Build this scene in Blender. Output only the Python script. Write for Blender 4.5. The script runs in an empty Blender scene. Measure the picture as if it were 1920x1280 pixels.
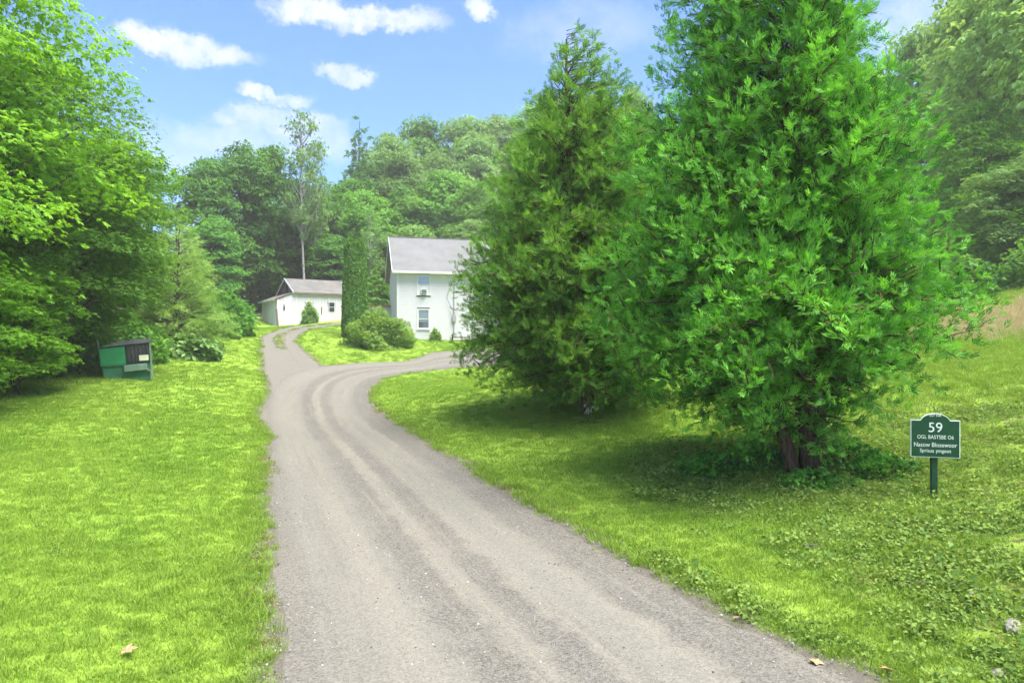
import bpy, math, random
import numpy as np
from mathutils import Vector, Matrix

# ------------------------------------------------------------------ camera, sky, sun, exposure
SC = bpy.context.scene
COL = SC.collection
R = math.radians
CAMZ = 2.55                      # eye height above the near drive
F = 1280.0                       # focal length in photo pixels (photo 1920 x 1280)

cam_d = bpy.data.cameras.new('camera')
cam_d.sensor_width = 36.0
cam_d.lens = 24.0
cam_d.clip_end = 2000
cam = bpy.data.objects.new('camera', cam_d)
COL.objects.link(cam)
cam.location = (0, 0, CAMZ)
cam.rotation_euler = (R(90), 0, 0)
SC.camera = cam

SUN_EL = 66.0
SUN_AZ = 126.0                   # degrees clockwise from +Y (view direction): right and a little behind the camera
SUN_STRENGTH = 3.4
SKY_STRENGTH = 0.095
HAZE = 0.0011
SC.view_settings.view_transform = 'Standard'
SC.view_settings.look = 'None'
SC.view_settings.exposure = 1.85
SC.view_settings.gamma = 1.0
SC.view_settings.use_curve_mapping = False
SC.render.engine = 'CYCLES'
SC.cycles.max_bounces = 6
SC.cycles.diffuse_bounces = 3
SC.cycles.transmission_bounces = 4
SC.cycles.glossy_bounces = 2
SC.cycles.transparent_max_bounces = 6
SC.cycles.use_denoising = True
SC.cycles.use_adaptive_sampling = True
SC.cycles.adaptive_threshold = 0.03
SC.cycles.sample_clamp_indirect = 6.0

sun_d = bpy.data.lights.new('sun', 'SUN')
sun_d.energy = SUN_STRENGTH
sun_d.angle = R(40.0)
sun_d.color = (1.0, 0.95, 0.86)
sun = bpy.data.objects.new('sun', sun_d)
COL.objects.link(sun)
_a, _e = R(SUN_AZ), R(SUN_EL)
sun_dir = Vector((math.sin(_a) * math.cos(_e), math.cos(_a) * math.cos(_e), math.sin(_e)))
sun.rotation_euler = (-sun_dir).to_track_quat('-Z', 'Y').to_euler()
sun.location = sun_dir * 60


class NT:
    """small node helper"""
    def __init__(self, tree):
        self.t = tree
        tree.nodes.clear()

    def n(self, typ, ins=None, **props):
        nd = self.t.nodes.new(typ)
        for k, v in props.items():
            setattr(nd, k, v)
        for k, v in (ins or {}).items():
            s = nd.inputs[k]
            if isinstance(v, bpy.types.NodeSocket):
                self.t.links.new(v, s)
            else:
                s.default_value = v
        return nd

    def math(self, op, a, b=None, c=None, clamp=False):
        nd = self.t.nodes.new('ShaderNodeMath')
        nd.operation = op
        nd.use_clamp = clamp
        for i, v in enumerate((a, b, c)):
            if v is None:
                continue
            if isinstance(v, bpy.types.NodeSocket):
                self.t.links.new(v, nd.inputs[i])
            else:
                nd.inputs[i].default_value = v
        return nd.outputs[0]

    def mix(self, fac, a, b, blend='MIX'):
        nd = self.t.nodes.new('ShaderNodeMix')
        nd.data_type = 'RGBA'
        nd.blend_type = blend
        for i, v in ((0, fac), (6, a), (7, b)):
            if isinstance(v, bpy.types.NodeSocket):
                self.t.links.new(v, nd.inputs[i])
            elif i == 0:
                nd.inputs[i].default_value = v
            else:
                nd.inputs[i].default_value = (*v, 1.0) if len(v) == 3 else v
        return nd.outputs[2]

    def ramp(self, fac, stops, interp='LINEAR'):
        nd = self.t.nodes.new('ShaderNodeValToRGB')
        cr = nd.color_ramp
        cr.interpolation = interp
        while len(cr.elements) < len(stops):
            cr.elements.new(0.5)
        for e, (p, c) in zip(cr.elements, stops):
            e.position = p
            e.color = (*c, 1.0) if not isinstance(c, (int, float)) else (c, c, c, 1.0)
        self.t.links.new(fac, nd.inputs[0])
        return nd.outputs[0]

    def noise(self, vec, scale, detail=3.0, rough=0.55, dist=0.0):
        ins = {'Scale': scale, 'Detail': detail, 'Roughness': rough, 'Distortion': dist}
        if vec is not None:
            ins['Vector'] = vec
        return self.n('ShaderNodeTexNoise', ins)

    def maprange(self, v, a, b, c=0.0, d=1.0, smooth=True):
        nd = self.n('ShaderNodeMapRange', {'Value': v, 'From Min': a, 'From Max': b, 'To Min': c, 'To Max': d})
        if smooth:
            nd.interpolation_type = 'SMOOTHSTEP'
        return nd.outputs[0]


def build_world():
    w = bpy.data.worlds.new('World')
    SC.world = w
    w.use_nodes = True
    t = NT(w.node_tree)
    sky = t.n('ShaderNodeTexSky', sky_type='NISHITA', sun_disc=False, sun_elevation=R(SUN_EL), sun_rotation=R(SUN_AZ),
              air_density=1.0, dust_density=0.4, ozone_density=2.6, altitude=400)
    tc = t.n('ShaderNodeTexCoord')
    d = tc.outputs['Generated']
    nz = t.noise(d, 13.0, 9.0, 0.72)
    sub = t.n('ShaderNodeVectorMath', {0: nz.outputs['Color'], 1: (0.5, 0.5, 0.5)}, operation='SUBTRACT')
    dd = t.n('ShaderNodeVectorMath', {0: sub.outputs[0], 1: (0.12, 0.12, 0.075)}, operation='MULTIPLY')
    add = t.n('ShaderNodeVectorMath', {0: d, 1: dd.outputs[0]}, operation='ADD')
    xyz = t.n('ShaderNodeSeparateXYZ', {0: add.outputs[0]})
    X, Y, Z = xyz.outputs
    az = t.math('ARCTAN2', X, Y)
    el = t.math('ARCSINE', Z)
    clouds = [(345, 90, 125, 34, 1.0), (590, 26, 95, 30, 1.0), (720, 38, 115, 26, 1.0), (905, 24, 42, 20, 0.9),
              (648, 138, 68, 22, 0.8), (505, 182, 66, 18, 0.95), (520, 228, 135, 30, 0.75), (480, 268, 220, 40, 0.5),
              (600, 262, 70, 30, 0.6), (1090, 60, 150, 60, 0.3), (330, 285, 90, 60, 0.4), (1800, 60, 160, 120, 0.5)]
    tot = None
    for px, py, hw, hh, amp in clouds:
        a0 = math.atan2(px - 960, F)
        r = math.hypot(px - 960, F)
        e0 = math.atan2(640 - py, r)
        ra, re = hw / r, hh * 0.85 / r
        u = t.math('DIVIDE', t.math('SUBTRACT', az, a0), ra)
        v = t.math('DIVIDE', t.math('SUBTRACT', el, e0), re)
        q = t.math('ADD', t.math('MULTIPLY', u, u), t.math('MULTIPLY', v, v))
        m = t.math('MULTIPLY', t.maprange(q, 1.35, 0.2), amp)
        tot = m if tot is None else t.math('MAXIMUM', tot, m)
    # unseen clouds over the rest of the sky, made denser for fill light
    nb = t.noise(d, 3.2, 6.0, 0.6)
    rest = t.maprange(nb.outputs[0], 0.44, 0.58, 0.0, 0.95)
    side = t.maprange(t.math('ABSOLUTE', az), 0.72, 0.95)
    up = t.maprange(el, 0.55, 0.75)
    rest = t.math('MULTIPLY', rest, t.math('MAXIMUM', side, up))
    tot = t.math('MAXIMUM', tot, rest)
    blue = t.mix(1.0, sky.outputs[0], (0.40, 0.655, 0.97), 'MULTIPLY')
    fine = t.noise(d, 26.0, 7.0, 0.68)
    tot = t.math('MULTIPLY', tot, t.maprange(fine.outputs[0], 0.25, 0.65, 0.35, 1.1), clamp=True)
    cs = t.noise(d, 14.0, 3.0, 0.5)
    ccol = t.mix(cs.outputs[0], (2.8, 3.0, 3.4), (3.7, 3.7, 3.8))
    col = t.mix(t.math('MULTIPLY', tot, 0.84), blue, ccol)
    bg = t.n('ShaderNodeBackground', {'Color': col, 'Strength': SKY_STRENGTH})
    out = t.n('ShaderNodeOutputWorld', {'Surface': bg.outputs[0]})


build_world()

# ------------------------------------------------------------------ mesh helpers
rng = np.random.default_rng(7)


def mesh_np(name, V, Q, mats=(), tint=None, uv=None, smooth=False, face_attr=None, vert_attr=None):
    """mesh from numpy verts (n,3) and faces (m,k)"""
    V = np.ascontiguousarray(V, dtype=np.float32)
    Q = np.ascontiguousarray(Q, dtype=np.int32)
    me = bpy.data.meshes.new(name)
    k = Q.shape[1]
    me.vertices.add(len(V))
    me.vertices.foreach_set('co', V.ravel())
    me.loops.add(Q.size)
    me.loops.foreach_set('vertex_index', Q.ravel())
    me.polygons.add(len(Q))
    me.polygons.foreach_set('loop_start', np.arange(0, Q.size, k, dtype=np.int32))
    me.polygons.foreach_set('use_smooth', np.full(len(Q), smooth))
    me.update(calc_edges=True)
    if tint is not None:
        a = me.attributes.new('tint', 'FLOAT', 'FACE')
        a.data.foreach_set('value', np.asarray(tint, dtype=np.float32))
    for nm, arr in (vert_attr or {}).items():
        a = me.attributes.new(nm, 'FLOAT', 'POINT')
        a.data.foreach_set('value', np.asarray(arr, dtype=np.float32))
    if uv is not None:
        l = me.uv_layers.new(name='UVMap')
        l.data.foreach_set('uv', np.asarray(uv, dtype=np.float32).ravel())
    for m in mats:
        me.materials.append(m)
    return me


class MB:
    """collects boxes / tubes / prisms for one mesh object"""
    def __init__(self):
        self.v, self.f = [], []

    def face(self, pts):
        b = len(self.v)
        self.v += [tuple(p) for p in pts]
        self.f.append(tuple(range(b, b + len(pts))))
        return self

    def box(self, x0, x1, y0, y1, z0, z1):
        b = len(self.v)
        self.v += [(x, y, z) for z in (z0, z1) for x, y in ((x0, y0), (x1, y0), (x1, y1), (x0, y1))]
        for f in ((3, 2, 1, 0), (4, 5, 6, 7), (0, 1, 5, 4), (1, 2, 6, 5), (2, 3, 7, 6), (3, 0, 4, 7)):
            self.f.append(tuple(b + i for i in f))
        return self

    def prism(self, poly, y0, y1, axes='xz'):
        """extrude a 2D polygon; axes xz -> along y, yz -> along x, xy -> along z"""
        n = len(poly)
        b = len(self.v)
        for h in (y0, y1):
            for p, q in poly:
                self.v.append((p, h, q) if axes == 'xz' else (h, p, q) if axes == 'yz' else (p, q, h))
        self.f.append(tuple(b + i for i in range(n)))
        self.f.append(tuple(b + n + i for i in reversed(range(n))))
        for i in range(n):
            j = (i + 1) % n
            self.f.append((b + i, b + n + i, b + n + j, b + j))
        return self

    def tube(self, pts, radii, k=8, cap=True):
        V, Q = tube_np(np.array(pts, float), np.array(radii, float), k)
        b = len(self.v)
        self.v += [tuple(p) for p in V]
        self.f += [tuple(int(b + i) for i in q) for q in Q]
        if cap:
            n = len(pts)
            self.f.append(tuple(b + i for i in range(k))[::-1])
            self.f.append(tuple(b + (n - 1) * k + i for i in range(k)))
        return self

    def build(self, name, mat, parent=None, bevel=0.0, smooth=False):
        me = bpy.data.meshes.new(name)
        me.from_pydata(self.v, [], self.f)
        me.update()
        me.materials.append(mat)
        if smooth:
            me.polygons.foreach_set('use_smooth', [True] * len(me.polygons))
        o = link(name, me, parent)
        if bevel:
            m = o.modifiers.new('bevel', 'BEVEL')
            m.width = bevel
            m.segments = 2
            m.limit_method = 'ANGLE'
        fix_normals(me)
        return o


def fix_normals(me):
    import bmesh
    bm = bmesh.new()
    bm.from_mesh(me)
    bmesh.ops.recalc_face_normals(bm, faces=bm.faces)
    bm.to_mesh(me)
    bm.free()


def tube_np(P, rad, k=8):
    n = len(P)
    T = np.gradient(P, axis=0)
    T /= np.linalg.norm(T, axis=1, keepdims=True) + 1e-9
    ref = np.array([0.31, 0.95, 0.05]) if abs(T[:, 1]).mean() < 0.8 else np.array([1.0, 0, 0.1])
    S = np.cross(T, ref)
    S /= np.linalg.norm(S, axis=1, keepdims=True) + 1e-9
    U = np.cross(S, T)
    a = np.linspace(0, 2 * np.pi, k, endpoint=False)
    V = P[:, None, :] + rad[:, None, None] * (np.cos(a)[None, :, None] * S[:, None, :] + np.sin(a)[None, :, None] * U[:, None, :])
    i = np.arange(n - 1)[:, None] * k
    j = np.arange(k)[None, :]
    jn = (j + 1) % k
    Q = np.stack([i + j, i + jn, i + k + jn, i + k + j], -1).reshape(-1, 4)
    return V.reshape(-1, 3), Q


class Tubes:
    def __init__(self):
        self.V, self.Q, self.n = [], [], 0

    def add(self, P, rad, k=6):
        V, Q = tube_np(np.asarray(P, float), np.asarray(rad, float), k)
        self.V.append(V)
        self.Q.append(Q + self.n)
        self.n += len(V)

    def mesh(self, name, mat):
        return mesh_np(name, np.concatenate(self.V), np.concatenate(self.Q), [mat], smooth=True)


def link(name, data, parent=None):
    o = bpy.data.objects.new(name, data)
    COL.objects.link(o)
    if parent is not None:
        o.parent = parent
    return o


def empty(name, loc, rz=0.0):
    o = bpy.data.objects.new(name, None)
    COL.objects.link(o)
    o.location = loc
    o.rotation_euler = (0, 0, rz)
    o.empty_display_size = 0.2
    return o


def tag(o, label=None, cat=None, group=None, kind=None):
    for k, v in (('label', label), ('category', cat), ('group', group), ('kind', kind)):
        if v is not None:
            o[k] = v
    return o


# ------------------------------------------------------------------ materials
def new_mat(name):
    m = bpy.data.materials.new(name)
    m.use_nodes = True
    return m, NT(m.node_tree)


def finish(t, shader):
    t.n('ShaderNodeOutputMaterial', {'Surface': shader})


def plain(name, col, rough=0.6, spec=0.3, metal=0.0, var=0.08, scale=6.0, bump=0.0, bscale=40.0, dirt=None):
    m, t = new_mat(name)
    tc = t.n('ShaderNodeTexCoord')
    n1 = t.noise(tc.outputs['Object'], scale, 5.0, 0.6)
    f = t.maprange(n1.outputs[0], 0.3, 0.7)
    c = t.mix(f, tuple(x * (1 - var) for x in col), tuple(min(1, x * (1 + var)) for x in col))
    if dirt:
        n2 = t.noise(tc.outputs['Object'], scale * 0.45, 6.0, 0.65)
        c = t.mix(t.maprange(n2.outputs[0], 0.52, 0.72, 0.0, dirt[1]), c, dirt[0])
    ins = {'Base Color': c, 'Roughness': rough, 'Specular IOR Level': spec, 'Metallic': metal}
    if bump:
        n3 = t.noise(tc.outputs['Object'], bscale, 3.0)
        ins['Normal'] = t.n('ShaderNodeBump', {'Height': n3.outputs[0], 'Strength': bump, 'Distance': 0.02}).outputs[0]
    finish(t, t.n('ShaderNodeBsdfPrincipled', ins).outputs[0])
    return m


def leaf_mat(name, dark, light, trans=0.4, tcol=(1.25, 1.15, 0.45), gloss=0.25, var=0.25):
    """foliage: per-leaf tint between two leaf colours, reflecting and letting light through"""
    m, t = new_mat(name)
    at = t.n('ShaderNodeAttribute', attribute_name='tint')
    oi = t.n('ShaderNodeObjectInfo')
    c = t.mix(at.outputs['Fac'], dark, light)
    rv = t.maprange(oi.outputs['Random'], 0, 1, 1 - var, 1 + var, smooth=False)
    c = t.mix(1.0, c, t.n('ShaderNodeCombineColor', {0: rv, 1: rv, 2: rv}).outputs[0], 'MULTIPLY')
    tc = t.mix(1.0, c, tcol, 'MULTIPLY')
    pr = t.n('ShaderNodeBsdfPrincipled', {'Base Color': c, 'Roughness': 0.55, 'Specular IOR Level': gloss})
    tr = t.n('ShaderNodeBsdfTranslucent', {'Color': tc})
    finish(t, t.n('ShaderNodeMixShader', {0: trans, 1: pr.outputs[0], 2: tr.outputs[0]}).outputs[0])
    return m


def bark_mat(name, a, b, scale=7.0, stretch=0.15):
    m, t = new_mat(name)
    tc = t.n('ShaderNodeTexCoord')
    mp = t.n('ShaderNodeMapping', {'Vector': tc.outputs['Object'], 'Scale': (1, 1, stretch)})
    n1 = t.noise(mp.outputs[0], scale * 3, 5.0, 0.65, 0.4)
    c = t.mix(t.maprange(n1.outputs[0], 0.35, 0.68), a, b)
    bp = t.n('ShaderNodeBump', {'Height': n1.outputs[0], 'Strength': 0.9, 'Distance': 0.03})
    finish(t, t.n('ShaderNodeBsdfPrincipled', {'Base Color': c, 'Roughness': 0.9, 'Specular IOR Level': 0.1, 'Normal': bp.outputs[0]}).outputs[0])
    return m


M = {}
M['lawn_blade'] = leaf_mat('lawn_blade', (0.12, 0.26, 0.026), (0.33, 0.45, 0.078), 0.38, gloss=0.15, var=0.0)
M['weed_leaf'] = leaf_mat('weed_leaf', (0.06, 0.15, 0.03), (0.27, 0.38, 0.09), 0.36, gloss=0.04, var=0.0)
M['dry_blade'] = leaf_mat('dry_blade', (0.38, 0.33, 0.17), (0.56, 0.49, 0.28), 0.35, (1.1, 1.0, 0.7), var=0.0)
M['straw'] = leaf_mat('straw_blade', (0.16, 0.11, 0.05), (0.34, 0.25, 0.11), 0.25, (1.1, 1.0, 0.7), var=0.0)
M['cedar'] = leaf_mat('cedar_scale_leaf', (0.032, 0.15, 0.022), (0.23, 0.55, 0.075), 0.38, (1.1, 1.2, 0.5), 0.12, 0.05)
M['cedar_far'] = leaf_mat('cedar_scale_leaf_olive', (0.06, 0.17, 0.025), (0.25, 0.48, 0.07), 0.38, (1.15, 1.15, 0.5), 0.12, 0.05)
M['column'] = leaf_mat('arborvitae_leaf', (0.04, 0.13, 0.018), (0.17, 0.36, 0.045), 0.3, var=0.05)
M['maple_bright'] = leaf_mat('maple_leaf_bright', (0.13, 0.32, 0.030), (0.33, 0.60, 0.065), 0.5, var=0.06)
M['leaf_mid'] = leaf_mat('leaf_mid_green', (0.09, 0.25, 0.04), (0.25, 0.49, 0.08), 0.44, var=0.2)
M['leaf_deep'] = leaf_mat('leaf_deep_green', (0.06, 0.20, 0.032), (0.19, 0.42, 0.07), 0.42, var=0.15)
M['leaf_pale'] = leaf_mat('leaf_pale_green', (0.13, 0.28, 0.07), (0.32, 0.52, 0.15), 0.44, (1.15, 1.1, 0.6), var=0.15)
M['leaf_hazy'] = leaf_mat('leaf_hazy_green', (0.26, 0.44, 0.12), (0.52, 0.70, 0.24), 0.5, (1.15, 1.1, 0.6), var=0.12)
M['pine'] = leaf_mat('pine_needle', (0.22, 0.40, 0.10), (0.44, 0.63, 0.18), 0.45, (1.1, 1.1, 0.6), 0.1, var=0.1)
M['pine_dark'] = leaf_mat('pine_needle_dark', (0.07, 0.19, 0.055), (0.19, 0.36, 0.11), 0.36, (1.1, 1.1, 0.6), 0.1, var=0.12)
M['knotweed'] = leaf_mat('broad_shrub_leaf', (0.09, 0.22, 0.055), (0.27, 0.44, 0.13), 0.34, (1.15, 1.1, 0.6), gloss=0.3, var=0.08)
M['shrub'] = leaf_mat('shrub_leaf', (0.13, 0.27, 0.045), (0.34, 0.52, 0.11), 0.4, var=0.1)
M['flower'] = leaf_mat('white_petal', (0.65, 0.66, 0.62), (0.85, 0.85, 0.82), 0.3, (1, 1, 1), var=0)
M['bark_cedar'] = bark_mat('bark_cedar', (0.055, 0.033, 0.022), (0.19, 0.115, 0.075))
M['bark'] = bark_mat('bark_grey_brown', (0.05, 0.042, 0.034), (0.16, 0.135, 0.11))
M['bark_pale'] = bark_mat('bark_pale', (0.22, 0.20, 0.18), (0.55, 0.52, 0.48), 4.0, 0.6)
M['stem'] = plain('green_stem', (0.10, 0.14, 0.05), 0.7)
M['leaf_dead'] = leaf_mat('dead_leaf', (0.36, 0.22, 0.10), (0.58, 0.40, 0.22), 0.2, (1, 0.9, 0.7), var=0.1)
M['stone'] = plain('pale_stone', (0.27, 0.25, 0.22), 0.85, 0.2, var=0.3, scale=9, bump=0.6, bscale=25)

# ------------------------------------------------------------------ terrain


def P(px, py, Y):
    """photo pixel + depth -> world point"""
    return Vector(((px - 960) / F * Y, Y, CAMZ + (640 - py) / F * Y))


ctrl_px = [
    (1000, 1280, 5.05), (530, 1280, 5.05), (1590, 1280, 5.0), (910, 1120, 6.85), (780, 980, 9.7), (680, 870, 14.0), (620, 800, 20.0),
    (595, 740, 27.0), (600, 700, 33.0), (750, 690, 36.0), (860, 690, 36.5), (1000, 686, 37.0), (860, 653, 46.0), (980, 651, 46.5), (800, 637, 52.5), (900, 637, 54.0),
    (497, 645, 43.0), (540, 613, 55.0), (640, 603, 60.0), (492, 615, 57.5), (700, 656, 44.0), (620, 625, 50.0), (555, 608, 62.0),
    (0, 1280, 4.6), (250, 1280, 4.9), (0, 1000, 7.6), (250, 1000, 8.8), (0, 850, 12.0), (250, 850, 14.0), (0, 715, 24.0), (240, 712, 24.0),
    (400, 740, 25.0), (400, 680, 33.0), (385, 632, 41.0), (450, 625, 46.0), (200, 660, 32.0), (-500, 730, 24.0),
    (1137, 770, 18.0), (950, 720, 24.0), (1000, 770, 18.5), (1100, 900, 11.5), (1530, 885, 11.3), (1753, 938, 9.3), (1400, 1100, 6.7),
    (1920, 1280, 4.75), (1920, 1000, 7.5), (1920, 800, 12.0), (1800, 700, 17.0), (1920, 622, 21.5), (1930, 545, 27.0), (1800, 606, 26.0),
    (1300, 705, 25.0), (1500, 640, 38.0), (1500, 606, 50.0), (2300, 560, 24.0), (2300, 900, 8.0),
]
ctrl = [tuple(P(*c)) for c in ctrl_px]
ctrl += [(0, 0, 0.02), (0, -20, -0.2), (-12, 0, 0.3), (15, 0, 0.4), (-60, -20, 1), (60, -20, 5),
         (-70, 75, 6), (-30, 82, 8), (0, 78, 7), (12, 110, 20), (35, 110, 23), (60, 80, 18), (-45, 120, 14), (60, 40, 11), (45, 28, 8),
         (30, 34, 6), (35, 60, 10), (120, 120, 36), (-120, 30, 3), (-130, 130, 16), (0, 190, 36), (-250, -100, 5), (250, -100, 12), (-250, 320, 40),
         (250, 320, 60), (0, 320, 52), (-250, 100, 14), (250, 100, 42), (0, -120, -1)]
ctrl = np.array(ctrl, float)


def tps_fit(pts, lam=0.6):
    XY, z = pts[:, :2] / 20.0, pts[:, 2]
    n = len(z)
    d = np.linalg.norm(XY[:, None] - XY[None], axis=2)
    K = np.where(d > 0, d * d * np.log(d + 1e-12), 0) + lam * 0.004 * np.eye(n)
    Pm = np.c_[np.ones(n), XY]
    A = np.block([[K, Pm], [Pm.T, np.zeros((3, 3))]])
    w = np.linalg.solve(A, np.r_[z, 0, 0, 0])
    return XY, w


_tx, _tw = tps_fit(ctrl)


def tps(x, y):
    q = np.stack([np.ravel(x), np.ravel(y)], 1) / 20.0
    d = np.linalg.norm(q[:, None] - _tx[None], axis=2)
    K = np.where(d > 0, d * d * np.log(d + 1e-12), 0)
    return (K @ _tw[:-3] + _tw[-3] + q @ _tw[-2:]).reshape(np.shape(x))


def axis(lo, a, b, hi, fine, grow=1.12):
    mid = np.arange(a, b + 1e-6, fine)
    up, dn = [], []
    s, v = fine, mid[-1]
    while v < hi:
        s = min(s * grow, 9)
        v += s
        up.append(v)
    s, v = fine, mid[0]
    while v > lo:
        s = min(s * grow, 9)
        v -= s
        dn.append(v)
    return np.r_[dn[::-1], mid, up]


GX = axis(-260, -26, 16, 260, 0.45)
GY = axis(-110, 2, 62, 330, 0.45)
_gx, _gy = np.meshgrid(GX, GY)
GZ = np.concatenate([tps(_gx[i:i + 40], _gy[i:i + 40]) for i in range(0, len(GY), 40)])


def gz(x, y):
    x, y = np.asarray(x, float), np.asarray(y, float)
    i = np.clip(np.searchsorted(GX, x) - 1, 0, len(GX) - 2)
    j = np.clip(np.searchsorted(GY, y) - 1, 0, len(GY) - 2)
    u = (x - GX[i]) / (GX[i + 1] - GX[i])
    v = (y - GY[j]) / (GY[j + 1] - GY[j])
    return (GZ[j, i] * (1 - u) * (1 - v) + GZ[j, i + 1] * u * (1 - v) + GZ[j + 1, i] * (1 - u) * v + GZ[j + 1, i + 1] * u * v)


def hit(px, py, y0=3.0, y1=75.0):
    """ground point seen at a photo pixel"""
    Y = np.linspace(y0, y1, 2400)
    X = (px - 960) / F * Y
    Z = CAMZ + (640 - py) / F * Y
    d = Z - gz(X, Y)
    k = np.nonzero(d <= 0)[0]
    i = k[0] if len(k) else int(np.argmin(d))
    return np.array([X[i], Y[i]])


def catmull(pts, step):
    pts = np.asarray(pts, float)
    p = np.vstack([2 * pts[0] - pts[1], pts, 2 * pts[-1] - pts[-2]])
    out = []
    for i in range(1, len(p) - 2):
        t = np.linspace(0, 1, step, endpoint=False)[:, None]
        a, b, c, d = p[i - 1], p[i], p[i + 1], p[i + 2]
        out.append(0.5 * (2 * b + (c - a) * t + (2 * a - 5 * b + 4 * c - d) * t ** 2 + (3 * b - a - 3 * c + d) * t ** 3))
    return np.vstack(out + [pts[-1:]])


DL = [(530, 1280), (523, 1120), (510, 980), (497, 870), (490, 800), (493, 755), (506, 722), (546, 697), (610, 684), (690, 679), (770, 675), (812, 661), (880, 655), (960, 654), (1070, 655)]
DR = [(1590, 1280), (1300, 1120), (1050, 980), (872, 870), (752, 800), (707, 762), (697, 740), (703, 724), (722, 711), (750, 704), (790, 698), (840, 693), (905, 688), (990, 685), (1090, 683)]
dl = np.array([hit(*p) for p in DL])
dr = np.array([hit(*p) for p in DR])
d0 = np.array([[4.4, -14.0], [1.4, -4.0]])
d1 = np.array([[8.8, -14.0], [5.9, -4.0]])
DLW, DRW = catmull(np.vstack([d0, dl]), 24), catmull(np.vstack([d1, dr]), 24)
TL = [(512, 742), (503, 705), (494, 668), (491, 646), (497, 629), (520, 619.5), (560, 611), (610, 605.5), (655, 602.5)]
TR = [(640, 712), (603, 692), (577, 666), (558, 648), (553, 633), (566, 623.5), (592, 615.5), (628, 609.5), (668, 606)]
tl = catmull([hit(*p) for p in TL], 16)
tr = catmull([hit(*p) for p in TR], 16)


def vnoise(x, seed=0, octs=((0.35, 0.16), (0.9, 0.09), (2.7, 0.05), (7.0, 0.035))):
    r = np.random.default_rng(seed)
    s = np.zeros_like(x)
    for f, a in octs:
        tab = r.uniform(-1, 1, 4096)
        q = x * f + 500
        i = np.floor(q).astype(int)
        u = q - i
        u = u * u * (3 - 2 * u)
        s += a * (tab[i % 4096] * (1 - u) + tab[(i + 1) % 4096] * u)
    return s


def ribbon(L, Rr, n, u0=0.0, u1=1.0, lift=0.02, seed=1, ragged=1.0):
    """strip between two edge polylines: verts, quads, uv (u across in 0..1, v metres)"""
    c = (L + Rr) / 2
    s = np.r_[0, np.cumsum(np.linalg.norm(np.diff(c, axis=0), axis=1))]
    S = np.arange(0, s[-1], 0.11)
    L2 = np.stack([np.interp(S, s, L[:, k]) for k in (0, 1)], 1)
    R2 = np.stack([np.interp(S, s, Rr[:, k]) for k in (0, 1)], 1)
    W = np.linalg.norm(R2 - L2, axis=1)
    eL, eR = vnoise(S, seed) * ragged / W, vnoise(S, seed + 5) * ragged / W
    uu = np.linspace(0, 1, n)
    U = (u0 + eL)[:, None] * (1 - uu) + (u1 + eR)[:, None] * uu
    XY = L2[:, None] * (1 - U[..., None]) + R2[:, None] * U[..., None]
    V = np.dstack([XY, gz(XY[..., 0], XY[..., 1]) + lift])
    V[:, 0, 2] -= lift + 0.01
    V[:, -1, 2] -= lift + 0.01
    m = len(S)
    i, j = np.meshgrid(np.arange(m - 1), np.arange(n - 1), indexing='ij')
    a = i * n + j
    Q = np.stack([a, a + 1, a + n + 1, a + n], -1).reshape(-1, 4)
    uvv = np.stack([U, np.repeat(S[:, None], n, 1)], -1).reshape(-1, 2)
    return V.reshape(-1, 3), Q, uvv[Q].reshape(-1, 2)


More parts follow.
